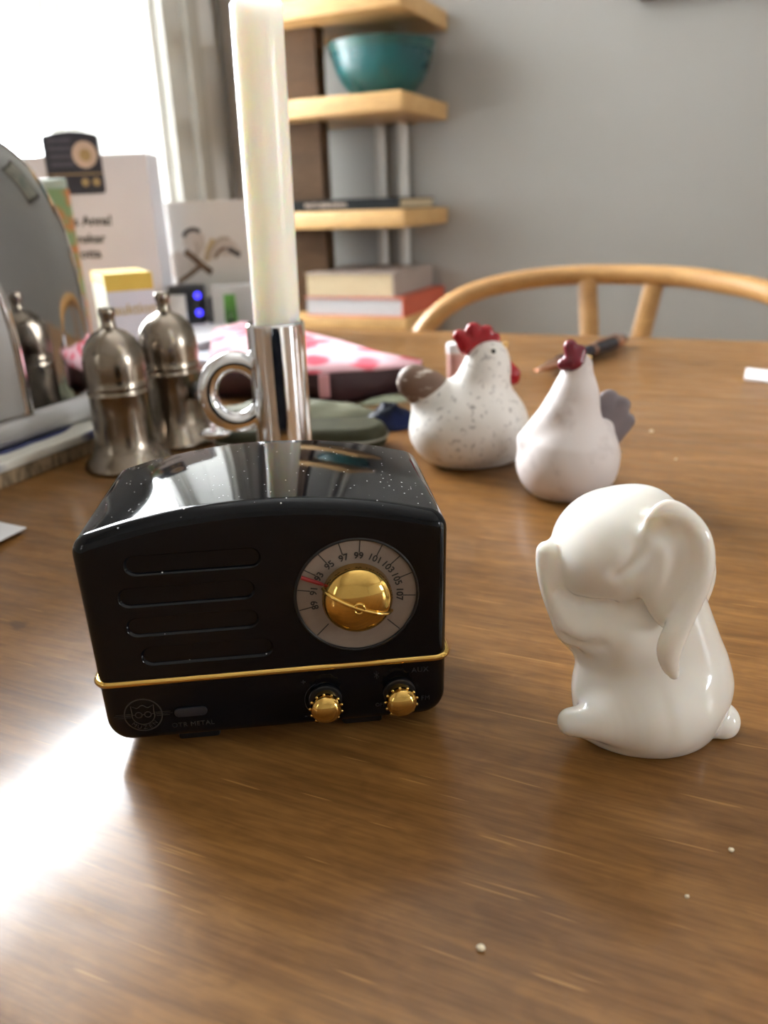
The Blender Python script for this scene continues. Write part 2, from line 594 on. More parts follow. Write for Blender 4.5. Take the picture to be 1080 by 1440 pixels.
def text_mesh(name, s, size, extrude=0.00008, spacing=1.0, bold=0.0):
    c = bpy.data.curves.new(name, 'FONT')
    c.body, c.size, c.extrude = s, size, extrude
    c.align_x, c.align_y = 'CENTER', 'CENTER'
    c.space_character = spacing
    c.offset = bold
    c.resolution_u = 4
    o = bpy.data.objects.new(name, c)
    COL.objects.link(o)
    dg = bpy.context.evaluated_depsgraph_get()
    me = bpy.data.meshes.new_from_object(o.evaluated_get(dg))
    bpy.data.objects.remove(o)
    bpy.data.curves.remove(c)
    me.name = name
    return me


# ------------------------------------------------------------------ smooth solids from distance fields
class Field:
    def __init__(self, lo, hi, h):
        self.lo, self.h = np.array(lo, float), h
        n = np.ceil((np.array(hi) - self.lo) / h).astype(int) + 1
        ax = [self.lo[i] + h * np.arange(n[i]) for i in range(3)]
        self.X, self.Y, self.Z = np.meshgrid(*ax, indexing='ij')
        self.X, self.Y, self.Z = (q.astype(np.float32) for q in (self.X, self.Y, self.Z))
        self.F = np.full(self.X.shape, 1.0, np.float32)

    def ell(self, c, r, rot=None):
        x, y, z = self.X - c[0], self.Y - c[1], self.Z - c[2]
        if rot is not None:            # turned in the x-z plane
            ca, sa = math.cos(rot), math.sin(rot)
            x, z = ca * x + sa * z, -sa * x + ca * z
        k0 = np.sqrt((x / r[0]) ** 2 + (y / r[1]) ** 2 + (z / r[2]) ** 2)
        k1 = np.sqrt((x / r[0] ** 2) ** 2 + (y / r[1] ** 2) ** 2 + (z / r[2] ** 2) ** 2)
        return k0 * (k0 - 1.0) / np.maximum(k1, 1e-6)

    def cone(self, a, b, ra, rb, sy=1.0):
        """Capsule from a to b with radii ra, rb; sy < 1 flattens it along y."""
        a, b = np.array(a, float), np.array(b, float)
        px, py, pz = self.X - a[0], (self.Y - a[1]) / sy, self.Z - a[2]
        d = b - a
        d = np.array([d[0], d[1] / sy, d[2]])
        t = np.clip((px * d[0] + py * d[1] + pz * d[2]) / max(d @ d, 1e-12), 0, 1)
        q = np.sqrt((px - t * d[0]) ** 2 + (py - t * d[1]) ** 2 + (pz - t * d[2]) ** 2)
        return (q - (ra + (rb - ra) * t)) * (sy if sy < 1 else 1.0)

    def add(self, d, k=0.0):
        if k <= 0:
            self.F = np.minimum(self.F, d)
        else:
            h = np.maximum(k - np.abs(self.F - d), 0) / k
            self.F = np.minimum(self.F, d) - h * h * k * 0.25

    def cut(self, d, k=0.0):
        if k <= 0:
            self.F = np.maximum(self.F, -d)
        else:
            h = np.maximum(k - np.abs(self.F + d), 0) / k
            self.F = np.maximum(self.F, -d) + h * h * k * 0.25

    def mesh(self, name):
        F, h = self.F, self.h
        n = F.shape
        neg = F < 0
        cnt = np.zeros((n[0] - 1, n[1] - 1, n[2] - 1), np.float32)
        acc = np.zeros(cnt.shape + (3,), np.float32)

        def s(o):
            return tuple(slice(o[i], n[i] - 1 + o[i]) for i in range(3))
        for ax in range(3):
            for c in range(4):
                o = [0, 0, 0]
                oth = [i for i in range(3) if i != ax]
                o[oth[0]], o[oth[1]] = c & 1, c >> 1
                q = list(o)
                q[ax] = 1
                f0, f1 = F[s(o)], F[s(q)]
                m = (f0 < 0) != (f1 < 0)
                t = np.where(m, f0 / np.where(m, f0 - f1, 1), 0)
                cnt += m
                for i in range(3):
                    acc[..., i] += np.where(m, o[i] + (t if i == ax else 0), 0)
        act = cnt > 0
        idx = np.full(cnt.shape, -1, np.int64)
        idx[act] = np.arange(act.sum())
        g = np.argwhere(act).astype(np.float32)
        V = self.lo + h * (g + acc[act] / cnt[act][:, None])
        quads = []
        for ax in range(3):
            u, v = (ax + 1) % 3, (ax + 2) % 3
            a = [slice(1, n[i] - 1) for i in range(3)]
            a[ax] = slice(0, n[ax] - 1)
            b = list(a)
            b[ax] = slice(1, n[ax])
            i0, i1 = neg[tuple(a)], neg[tuple(b)]
            w = np.argwhere(i0 != i1)
            if not len(w):
                continue
            flip = i0[tuple(w.T)]
            base = w.copy()
            for i in range(3):
                if i != ax:
                    base[:, i] += 1

            def cell(du, dv):
                z = base.copy()
                z[:, u] -= du
                z[:, v] -= dv
                return idx[tuple(z.T)]
            Q = np.stack([cell(1, 1), cell(0, 1), cell(0, 0), cell(1, 0)], 1)
            Q[~flip] = Q[~flip][:, ::-1]
            quads.append(Q)
        Q = np.concatenate(quads)
        Q = Q[(Q >= 0).all(1)]
        # a few rounds of gentle smoothing
        for it in range(2):
            S = np.zeros_like(V)
            C = np.zeros(len(V))
            for k in range(4):
                np.add.at(S, Q[:, k], V[Q[:, (k + 1) % 4]])
                np.add.at(C, Q[:, k], 1)
            V = V * 0.5 + 0.5 * S / np.maximum(C, 1)[:, None]
        me = bpy.data.meshes.new(name)
        me.from_pydata(V.tolist(), [], Q.tolist())
        me.update()
        me.polygons.foreach_set('use_smooth', [True] * len(me.polygons))
        return me


# ================================================================== THE ROOM
def wall_mesh(name, corner, u, v, lu, lv, nrm, th, holes=()):
    """A slab wall: corner + u*[0,lu] + v*[0,lv], thickness th along nrm, rectangular holes (u0,u1,v0,v1)."""
    us = sorted({0.0, lu, *[h[0] for h in holes], *[h[1] for h in holes]})
    vs_ = sorted({0.0, lv, *[h[2] for h in holes], *[h[3] for h in holes]})
    bm = bmesh.new()
    for i in range(len(us) - 1):
        for j in range(len(vs_) - 1):
            cu, cv = (us[i] + us[i + 1]) / 2, (vs_[j] + vs_[j + 1]) / 2
            if any(h[0] < cu < h[1] and h[2] < cv < h[3] for h in holes):
                continue
            P = [corner + u * a + v * b + nrm * c for c in (0, th)
                 for a, b in ((us[i], vs_[j]), (us[i + 1], vs_[j]), (us[i + 1], vs_[j + 1]), (us[i], vs_[j + 1]))]
            q = [bm.verts.new(p) for p in P]
            for f in ((0, 1, 2, 3), (7, 6, 5, 4), (0, 4, 5, 1), (1, 5, 6, 2), (2, 6, 7, 3), (3, 7, 4, 0)):
                bm.faces.new([q[k] for k in f])
    return bm_mesh(name, bm)


ZV = Vector((0, 0, 1))
LEN_A, LEN_B = A_R - A_L, B_B - B_F
W1 = dict(b0=0.46, b1=1.41, z0=T + 0.05, z1=T + 1.31)
W3 = dict(b0=-2.10, b1=-1.55, z0=T + 0.20, z1=T + 0.95)
W2 = dict(b0=0.25, b1=0.95, z0=T + 0.25, z1=T + 1.15)
struct('floor', wall_mesh('floor', W(A_L, B_F, 0), AX, DX, LEN_A, LEN_B, -ZV, 0.1), MT['floor'])
struct('ceiling', wall_mesh('ceiling', W(A_L, B_F, CEIL), AX, DX, LEN_A, LEN_B, ZV, 0.1), MT['ceil'])
struct('wall_back', wall_mesh('wall_back', W(A_L, B_B, 0), AX, ZV, LEN_A, CEIL, DX, 0.15), MT['wallg'])
struct('wall_right', wall_mesh('wall_right', W(A_R, B_F, 0), DX, ZV, LEN_B, CEIL, AX, 0.34,
                               [(W2['b0'] - B_F, W2['b1'] - B_F, W2['z0'], W2['z1'])]), MT['wall'])
struct('wall_left', wall_mesh('wall_left', W(A_L, B_F, 0), DX, ZV, LEN_B, CEIL, -AX, 0.34,
                              [(w['b0'] - B_F, w['b1'] - B_F, w['z0'], w['z1']) for w in (W1, W3)]), MT['wall'])
struct('wall_front', wall_mesh('wall_front', W(A_L, B_F, 0), AX, ZV, LEN_A, CEIL, -DX, 0.22), MT['wall'])


def oriented_box(name, o, u, v, w, u0, u1, v0, v1, w0, w1):
    bm = bmesh.new()
    vs = box_bm(bm, u0, u1, v0, v1, w0, w1)
    for q in vs:
        q.co = o + u * q.co.x + v * q.co.y + w * q.co.z
    return bm_mesh(name, bm)


def build_window(name, o, u, n, width, z0, z1, mull, cas):
    """o: floor point at the wall's inner face, u along the wall, n into the room."""
    root = bpy.data.objects.new(name, None)
    COL.objects.link(root)
    root['kind'] = 'structure'

    def ob(nm, m, *r):
        q = obj(nm, oriented_box(nm, o, u, n, ZV, *r), m, root)
        return q
    w = 0.028
    d0, d1 = -0.285, -0.215
    ob('window_frame', MT['frame'], 0.0, w, d0, d1, z0, z1)
    ob('window_frame', MT['frame'], width - w, width, d0, d1, z0, z1)
    ob('window_frame', MT['frame'], w, width - w, d0, d1, z0, z0 + w)
    ob('window_frame', MT['frame'], w, width - w, d0, d1, z1 - w, z1)
    ob('jamb_board', MT['frame'], 0.0, 0.008, -0.214, 0.0, z0, z1 - 0.009)
    ob('jamb_board', MT['frame'], width - 0.008, width, -0.214, -0.105, z0, z1 - 0.009)
    ob('jamb_board', MT['frame'], width - 0.012, width, -0.100, 0.0, z0, z1 - 0.009)
    ob('jamb_board', MT['frame'], 0.0, width, -0.214, 0.0, z1 - 0.008, z1)
    edges = [w] + mull + [width - w]
    for m_ in mull:
        ob('mullion', MT['frame'], m_ - 0.035, m_ + 0.035, d0 + .005, d1 - .005, z0 + w, z1 - w)
    for i in range(len(edges) - 1):
        x0 = edges[i] + (0.035 if i else 0)
        x1 = edges[i + 1] - (0.035 if i < len(edges) - 2 else 0)
        s = 0.030
        for r in ((x0 + .003, x0 + s, z0 + w + .003, z1 - w - .003), (x1 - s, x1 - .003, z0 + w + .003, z1 - w - .003),
                  (x0 + s, x1 - s, z0 + w + .003, z0 + w + s), (x0 + s, x1 - s, z1 - w - s, z1 - w - .003)):
            ob('sash_rail', MT['frame'], r[0], r[1], d0 + .015, d1 - .02, r[2], r[3])
        ob('window_pane', MT['glass'], x0 + s - .004, x1 - s + .004, -0.254, -0.250, z0 + w + s - .004, z1 - w - s + .004)
    ob('window_sill', MT['frame'], -0.05 if cas else 0.0, width + (0.05 if cas else 0), -0.214, 0.045, z0 - 0.03, z0 - 0.002)
    if cas:
        for a0, a1 in ((-0.085, -0.002), (width + 0.002, width + 0.085)):
            ob('casing_board', MT['casing'], a0, a1, 0.001, 0.022, z0 - 0.002, z1 + 0.085)
        ob('casing_board', MT['casing'], -0.002, width + 0.002, 0.001, 0.022, z1 + 0.002, z1 + 0.085)
        ob('casing_moulding', MT['casing'], width + 0.060, width + 0.100, 0.022, 0.036, z0 - 0.002, z1 + 0.085)
    return root


build_window('window_1', W(A_L, W1['b0'], 0), DX, AX, W1['b1'] - W1['b0'], W1['z0'], W1['z1'], [], True)
build_window('window_2', W(A_R, W2['b1'], 0), -DX, -AX, W2['b1'] - W2['b0'], W2['z0'], W2['z1'], [], True)
c2 = W(A_R + 0.30, (W2['b0'] + W2['b1']) / 2, (W2['z0'] + W2['z1']) / 2)
portal('window_sky_portal', c2, (PI / 2, 0, YAW + PI / 2), W2['b1'] - W2['b0'], W2['z1'] - W2['z0'])
build_window('window_added_fill', W(A_L, W3['b0'], 0), DX, AX, W3['b1'] - W3['b0'], W3['z0'], W3['z1'], [], True)  # unseen window, added as fill light from behind left
c3 = W(A_L - 0.30, (W3['b0'] + W3['b1']) / 2, (W3['z0'] + W3['z1']) / 2)
portal('window_sky_portal', c3, (PI / 2, 0, YAW - PI / 2), W3['b1'] - W3['b0'], W3['z1'] - W3['z0'])
# unseen wall added outside to block window light from the shelf and corner
struct('wall_light_blocker', wall_mesh('wall_light_blocker', W(A_L - 6.5, 0.12, 0), AX, ZV, 6.1, 5.2, -DX, 0.3),
       mat('grey_plaster', (0.26, 0.26, 0.255), (0.22, 0.22, 0.215), 12, 0.9))
c1 = W(A_L - 0.30, (W1['b0'] + W1['b1']) / 2, (W1['z0'] + W1['z1']) / 2)
portal('window_sky_portal', c1, (PI / 2, 0, YAW - PI / 2), W1['b1'] - W1['b0'], W1['z1'] - W1['z0'])

# two heating pipes running up the back wall behind the shelf
for i, a in enumerate((-0.700, -0.652)):
    me = lathe('heating_pipe', [(0, 0.002), (0.011, 0.002), (0.011, CEIL - 0.002), (0, CEIL - 0.002)], 20)
    o = struct('trim_%d' % (i + 1), me, MT['pipe'])
    o.location = W(a, B_B - 0.016, 0)
# the grey-brown board in the corner
me = oriented_box('corner_board', W(0, 0, 0), AX, DX, ZV, -1.045, -0.985, B_B - 0.03, B_B - 0.001, 0.0, CEIL - 0.001)
struct('trim_3', me, mat('corner_board_paint', (0.30, 0.26, 0.22), None, 20, 0.6))

# ================================================================== THE TABLE
tb = thing('dining_table', 'large brown wooden dining table with worn scratched top under everything', 'table', W(0, 0, 0), YAW)
TA0, TA1, TB0, TB1 = -0.80, 1.05, -0.26, 0.766
obj('tabletop', box('tabletop', TA0, TA1, TB0, TB1, T - 0.026, T, 0.004, 3), MT['table'], tb)
for x in (TA0 + 0.07, TA1 - 0.07):
    for y in (TB0 + 0.07, TB1 - 0.07):
        me = lathe('leg', [(0, 0), (0.020, 0), (0.031, 0.66), (0.031, T - 0.027), (0, T - 0.027)], 24)
        obj('leg', me, MT['chair'], tb, (x, y, 0))
for r in ((TA0 + .09, TA1 - .09, TB0 + .06, TB0 + .08), (TA0 + .09, TA1 - .09, TB1 - .08, TB1 - .06),
          (TA0 + .06, TA0 + .08, TB0 + .09, TB1 - .09), (TA1 - .08, TA1 - .06, TB0 + .09, TB1 - .09)):
    obj('apron', box('apron', *r, T - 0.10, T - 0.0265), MT['chair'], tb)


# ================================================================== THE RADIO
def fillet(poly, radii, seg=8):
    out = []
    N = len(poly)
    for i, p in enumerate(poly):
        r = radii[i]
        p = Vector(p)
        if r <= 0:
            out.append(p)
            continue
        a = (Vector(poly[i - 1]) - p).normalized()
        b = (Vector(poly[(i + 1) % N]) - p).normalized()
        half = a.angle(b) / 2
        d = r / math.tan(half)
        c = p + (a + b).normalized() * (r / math.sin(half))
        s, e = p + a * d - c, p + b * d - c
        ang = s.angle(e)
        sg = 1 if s.x * e.y - s.y * e.x > 0 else -1
        for k in range(seg + 1):
            t = sg * ang * k / seg
            out.append(c + Vector((s.x * math.cos(t) - s.y * math.sin(t), s.x * math.sin(t) + s.y * math.cos(t))))
    return out


def inset(poly, d):
    out = []
    N = len(poly)
    for i in range(N):
        a, p, b = poly[i - 1], poly[i], poly[(i + 1) % N]
        e1, e2 = (p - a).normalized(), (b - p).normalized()
        n1, n2 = Vector((-e1.y, e1.x)), Vector((-e2.y, e2.x))     # inward for a counter-clockwise outline
        m = (n1 + n2).normalized()
        out.append(p + m * (d / max(m.dot(n1), 0.3)))
    return out


MM = 0.001
HW, ZB, ZS, ZA, DEPTH = 41.2, 3.4, 55.6, 61.8, 50.0
arch = []
sag = ZA - ZS
Rr = (HW * HW + sag * sag) / (2 * sag)
for k in range(25):
    x = HW - 2 * HW * k / 24
    if 0 < k < 24 and abs(x) > HW - 9:
        continue
    arch.append((x, ZA - Rr + math.sqrt(Rr * Rr - x * x)))
poly = [(-HW + 1.0, ZB), (HW - 1.0, ZB)] + arch
radii = [6.0, 6.0] + [5.0] + [0] * (len(arch) - 2) + [5.0]
outline = fillet(poly, radii)


def pill(cx, cz, hw, r, n=10):
    p = []
    for k in range(n + 1):
        t = -PI / 2 + PI * k / n
        p.append(Vector((cx + hw - r + r * math.cos(t), cz + r * math.sin(t))))
    for k in range(n + 1):
        t = PI / 2 + PI * k / n
        p.append(Vector((cx - hw + r + r * math.cos(t), cz + r * math.sin(t))))
    return p


def circle(cx, cz, r, n=72):
    return [Vector((cx + r * math.cos(2 * PI * k / n), cz + r * math.sin(2 * PI * k / n))) for k in range(n)]


DCX, DCZ, DR = 19.9, 37.9, 14.2
SLOTS = [(-30.2, -0.6, 49.2), (-32.6, -2.6, 41.6), (-31.8, -2.4, 34.2), (-29.6, 0.2, 26.6)]
pills = [pill((a + b) / 2, z, (b - a) / 2, 2.45) for a, b, z in SLOTS]
holes = [(p, 0.75) for p in pills] + [(circle(DCX, DCZ, DR), 1.0)]


def radio_body():
    R = 3.4
    steps = [(R * (1 - math.sin(t)), R * (1 - math.cos(t))) for t in np.linspace(0, PI / 2, 9)]  # (inset, y)
    rings = [(i, y) for i, y in steps] + [(0, DEPTH - 2.0)] + \
            [(2.0 * (1 - math.cos(t)), DEPTH - 2.0 + 2.0 * math.sin(t)) for t in np.linspace(0, PI / 2, 6)[1:]]
    vs, fs = [], []
    n = len(outline)
    for i, y in rings:
        q = inset(outline, i)
        vs += [(p.x * MM, y * MM, p.y * MM) for p in q]
    for r in range(len(rings) - 1):
        for k in range(n):
            l = (k + 1) % n
            fs.append((r * n + k, r * n + l, (r + 1) * n + l, (r + 1) * n + k))
    fs.append(tuple(range((len(rings) - 1) * n, len(rings) * n)))
    # front plate with real recesses
    pts = list(inset(outline, R))
    edges = [(k, (k + 1) % n) for k in range(n)]
    for h, d in holes:
        b = len(pts)
        pts += h
        edges += [(b + k, b + (k + 1) % len(h)) for k in range(len(h))]
    V2, E2, F2, *_ = delaunay_2d_cdt([Vector((p.x, p.y)) for p in pts], edges, [], 1, 1e-5)

    def inside(h, c):
        s = False
        for k in range(len(h)):
            a, b = h[k - 1], h[k]
            if (a.y > c.y) != (b.y > c.y) and c.x < (b.x - a.x) * (c.y - a.y) / (b.y - a.y) + a.x:
                s = not s
        return s
    base = len(vs)
    vs += [(p.x * MM, 0, p.y * MM) for p in V2]
    for f in F2:
        c = sum((V2[i] for i in f), Vector((0, 0))) / len(f)
        if any(inside(h, c) for h, _ in holes):
            continue
        fs.append(tuple(base + i for i in f))
    for h, d in holes:
        m = len(h)
        b = len(vs)
        for y, s in ((0, 0.0), (0.15, 0.14), (d, 0.50)):
            q = inset(h, s)
            vs += [(p.x * MM, y * MM, p.y * MM) for p in q]
        for r in range(2):
            for k in range(m):
                l = (k + 1) % m
                fs.append((b + r * m + k, b + r * m + l, b + (r + 1) * m + l, b + (r + 1) * m + k))
        fs.append(tuple(b + 2 * m + k for k in range(m)))
    bm = bmesh.new()
    q = [bm.verts.new(v) for v in vs]
    for f in fs:
        try:
            bm.faces.new([q[i] for i in f])
        except ValueError:
            pass
    bmesh.ops.remove_doubles(bm, verts=list(bm.verts), dist=2e-6)
    return bm_mesh('body_shell', bm, 32)


RYAW = math.radians(5.4)
radio = thing('radio', 'small glossy black retro radio with gold trim and round tuning dial', 'radio',
              (-0.0266, 0.1580, T), RYAW)
obj('body_shell', radio_body(), MT['black'], radio)
for x in (-20, 20):
    for y in (8, 40):
        obj('foot', box('foot', (x - 5) * MM, (x + 5) * MM, (y - 3.5) * MM, (y + 3.5) * MM, 0, 3.45 * MM, 0.0008), MT['blacksat'], radio)
# gold band round the front and sides
HB = HW - 0.3
pth = [(-HB, DEPTH - 4)] + [(-HB, 14 - 2 * k) for k in range(5)]
Rc_ = 3.4
pth += [(-HB + Rc_ * (1 - math.cos(t)), 0.25 + Rc_ * (1 - math.sin(t))) for t in np.linspace(0, PI / 2, 8)]
pth += [(-pth[k][0], pth[k][1]) for k in range(len(pth) - 1, -1, -1)]
obj('gold_band', tube('gold_band', [(x * MM, y * MM, 19.9 * MM) for x, y in pth], 0.00085, 10), MT['gold'], radio, label='thin gold band')
# the dial
dial = obj('dial', lathe('dial', [(0, 0), (DR - 0.3, 0), (DR - 0.3, 0.6), (0, 0.6)], 96, 'y', 30),
           MT['dial'], radio, (DCX * MM, 0.98 * MM, DCZ * MM), label='round taupe tuning dial with black numbers')
bm = bmesh.new()


def tick(bm, ang, r0, r1, w):
    c, s = math.cos(ang), math.sin(ang)
    q = [bm.verts.new(((c * r - s * t) * MM, -0.64 * MM, (s * r + c * t) * MM)) for r, t in ((r0, -w), (r1, -w), (r1, w), (r0, w))]
    bm.faces.new(q)


for a in [192, 170, 148, 127, 105, 84.5, 62.5, 41.5, 20, -5, -45, 225]:
    r0, r1 = (9.6, 13.5) if a in (-45, 225) else (10.6, 13.5)
    tick(bm, math.radians(a), r0, r1, 0.13)
obj('scale_mark', bm_mesh('scale_mark', bm), MT['ink'], dial)
for k, a in enumerate([190, 169, 147, 126, 105, 85, 63, 41.5, 20, -3]):
    s = str(89 + 2 * k)
    r = 9.75
    t = math.radians(a)
    obj('number', text_mesh('number', s, 2.2 * MM, 0.00003, bold=0.00004), MT['ink'], dial,
        (r * math.cos(t) * MM, -0.65 * MM, r * math.sin(t) * MM), (PI / 2, -(t - PI / 2), 0))
obj('dial_rim', tube('dial_rim', [((DCX + 13.9 * math.cos(t)) * MM, 0.05 * MM, (DCZ + 13.9 * math.sin(t)) * MM)
                                   for t in np.linspace(0, 2 * PI, 97)[:-1]], 0.00035, 8, True), MT['blacksat'], radio)
dome = obj('tuning_knob', lathe('tuning_knob', [(0, 0), (8.0, 0), (8.0, 2.0)] +
           [(8.0 * math.cos(t), 2.0 + 4.6 * math.sin(t)) for t in np.linspace(0.05, PI / 2, 18)][:-1] + [(0, 6.6)], 72, 'y', 40),
           MT['gold'], radio, (DCX * MM, 0.3 * MM, DCZ * MM), label='domed mirror-gold tuning knob')
for v in dome.data.vertices:
    v.co *= 1.0
for v in dome.data.vertices:
    pass
pa = math.radians(156)


def over_dome(r):
    y = 2.0 + 4.6 * math.sqrt(max(0, 1 - (r / 8.0) ** 2)) if abs(r) < 8.0 else 2.0
    return y


bar = []
for r in np.linspace(-8.3, 8.3, 35):
    bar.append((r * math.cos(pa) * MM, -(over_dome(r) + 0.25) * MM, r * math.sin(pa) * MM))
dome.data.transform(Matrix.Scale(MM, 4))
obj('knob_bar', tube('knob_bar', bar, 0.00045, 8), MT['gold'], dome)
obj('knob_ring', tube('knob_ring', [(1.15 * math.cos(t) * MM, -6.75 * MM, 1.15 * math.sin(t) * MM)
                                     for t in np.linspace(0, 2 * PI, 33)[:-1]], 0.00036, 8, True), MT['gold'], dome)
dial.data.transform(Matrix.Scale(MM, 4))
ptr = [(r * math.cos(pa) * MM, -0.35 * MM, r * math.sin(pa) * MM) for r in (8.1, 9.2, 13.4)]
obj('pointer', tube('pointer', [(x, y - 0.0004, z) for x, y, z in ptr], [0.00035, 0.0005, 0.0005], 8), MT['red'], dial, label='dark red pointer')


def knob(cx, cz):
    prof = [(0, 0), (2.9, 0), (2.9, 3.2), (3.6, 3.4), (3.65, 4.2), (3.4, 5.0), (2.6, 5.8), (1.4, 6.3), (0, 6.45)]
    me = lathe('control_knob', [(r * MM, z * MM) for r, z in prof], 40, 'y', 45)
    k = obj('control_knob', me, MT['gold'], radio, (cx * MM, 0, cz * MM), label='small beaded gold control knob')
    bm = bmesh.new()
    for i in range(13):
        t = 2 * PI * i / 13 + 0.2
        mt = Matrix.Translation((3.75 * math.cos(t) * MM, -4.0 * MM, 3.75 * math.sin(t) * MM))
        bmesh.ops.create_uvsphere(bm, u_segments=8, v_segments=6, radius=(0.40 if i != 8 else 0.62) * MM, matrix=mt)
    obj('bead_ring', bm_mesh('bead_ring', bm, 60), MT['gold'], k)
    obj('knob_collar', lathe('knob_collar', [(0, 0), (3.9 * MM, 0), (3.9 * MM, 0.0007), (3.5 * MM, 0.0009), (0, 0.0009)], 40, 'y', 40),
        MT['blacksat'], k)


knob(11.2, 11.3)
knob(28.9, 11.3)
obj('switch', prism('switch', [(p.x * MM, p.y * MM) for p in pill(0, 0, 3.8, 1.15)], 0, 0.0007, 0.0002), MT['switch'], radio,
    (-20.3 * MM, 0.0001, 11.2 * MM), (PI / 2, 0, 0), label='grey pill-shaped slide switch')
# logo: ring, cat head with glasses, three speed lines, name on the ring


def flat_line(bm, pts, w, closed=False):
    pts = [Vector(p) for p in pts]
    N = len(pts)
    L_, R_ = [], []
    for i in range(N):
        a = pts[i - 1] if (i or closed) else pts[i]
        b = pts[(i + 1) % N] if (i < N - 1 or closed) else pts[i]
        t = (b - a).normalized()
        n = Vector((-t.y, t.x)) * (w / 2)
        L_.append(bm.verts.new((pts[i].x + n.x, pts[i].y + n.y, 0)))
        R_.append(bm.verts.new((pts[i].x - n.x, pts[i].y - n.y, 0)))
    for i in range(N if closed else N - 1):
        j = (i + 1) % N
        bm.faces.new((R_[i], R_[j], L_[j], L_[i]))


def arc(cx, cy, r, a0, a1, n=24):
    return [(cx + r * math.cos(math.radians(a0 + (a1 - a0) * k / n)), cy + r * math.sin(math.radians(a0 + (a1 - a0) * k / n))) for k in range(n + 1)]


bm = bmesh.new()
flat_line(bm, arc(0, 0, 4.3, 0, 360, 48)[:-1], 0.32, True)
for y, x0, x1 in ((0.45, 2.8, 6.3), (0.0, 2.9, 6.8), (-0.45, 2.9, 6.0)):
    flat_line(bm, [(x0, y), (x1, y)], 0.16)
    flat_line(bm, [(-x0, y), (-x1, y)], 0.16)
head = [(-2.6, 2.6), (-2.5, 0.6)] + arc(0, 0, 2.6, 180, 360, 20) + [(2.5, 0.6), (2.6, 2.6), (1.3, 1.9)] + arc(0, 1.7, 0.9, 30, 150, 8) + [(-1.3, 1.9)]
flat_line(bm, head, 0.24, True)
for x in (-1.05, 1.05):
    flat_line(bm, arc(x, 0.05, 0.75, 0, 360, 20)[:-1], 0.22, True)
flat_line(bm, [(-0.3, 0.1), (0.3, 0.1)], 0.22)
flat_line(bm, [(-2.5, 0.15), (-1.8, 0.15)], 0.2)
flat_line(bm, [(1.8, 0.15), (2.5, 0.15)], 0.2)
me = bm_mesh('logo', bm)
me.transform(Matrix.Scale(MM, 4))
logo = obj('logo', me, MT['logo'], radio, (-31.2 * MM, -0.00006, 11.3 * MM), (PI / 2, 0, 0), label='round grey cat emblem')
for i, ch in enumerate('MUZEN'):
    t = math.radians(270 + (i - 2) * 22)
    obj('letter', text_mesh('letter', ch, 1.5 * MM, 0.00001), MT['logo'], logo,
        (3.45 * math.cos(t) * MM, 3.45 * math.sin(t) * MM, 0), (0, 0, t + PI / 2))
for s, x, z, sz in (('OTR METAL', -20.2, 7.6, 1.75), ('AUX', 34.0, 17.0, 1.9), ('+', 6.3, 16.3, 2.2), ('-', 6.3, 7.0, 2.2), ('FM', 35.2, 9.0, 1.7), ('OFF', 24.2, 8.2, 1.3)):
    obj('lettering', text_mesh('lettering', s, sz * MM, 0.00002, 1.08), MT['greyprint'] if s not in ('OTR METAL',) else MT['logo'], radio,
        (x * MM, -0.00005, z * MM), (PI / 2, 0, 0))
bm = bmesh.new()
flat_line(bm, [(-0.55, 0.55), (0.55, -0.5), (0, -1.05), (0, 1.05), (0.55, 0.5), (-0.55, -0.55)], 0.16)
flat_line(bm, arc(-12.4, -5.4, 4.9, 115, 250, 24), 0.14)
me = bm_mesh('wireless_mark', bm)
me.transform(Matrix.Scale(MM, 4))
obj('wireless_mark', me, MT['greyprint'], radio, (23.6 * MM, -0.00005, 16.6 * MM), (PI / 2, 0, 0))

# ================================================================== THE PORCELAIN RABBIT
RB = Vector((0.0600, 0.1590, 0))
rabbit = thing('rabbit_figurine', 'glossy white porcelain rabbit with paws raised to its face, beside the radio', 'figurine', up(RB))


def bp(px, py, dy=0.0):
    p = at_y(px, py, RB.y + dy * MM) - RB
    return (p.x, dy * MM, p.z)


def spline(pts, n=6):
    out = []
    for i in range(len(pts) - 1):
        q = [np.array(pts[max(i - 1, 0)], float), np.array(pts[i], float), np.array(pts[i + 1], float), np.array(pts[min(i + 2, len(pts) - 1)], float)]
        for k in range(n):
            t = k / n
            out.append(0.5 * (2 * q[1] + (q[2] - q[0]) * t + (2 * q[0] - 5 * q[1] + 4 * q[2] - q[3]) * t * t + (3 * q[1] - q[0] - 3 * q[2] + q[3]) * t ** 3))
    out.append(np.array(pts[-1], float))
    return out


S = 0.0001655                  # metres per pixel at the rabbit
fl = Field((-0.032, -0.024, -0.001), (0.032, 0.024, 0.066), 0.00050)


def chain(path, sy, k, n=4):
    """A bent, tapering limb: (px, py, depth mm, radius px) stations joined by a smooth curve."""
    q = spline(path, n)
    d = None
    for a, b in zip(q[:-1], q[1:]):
        c = fl.cone(bp(a[0], a[1], a[2]), bp(b[0], b[1], b[2]), a[3] * S, b[3] * S, sy)
        d = c if d is None else np.minimum(d, c)
    fl.add(d, k)


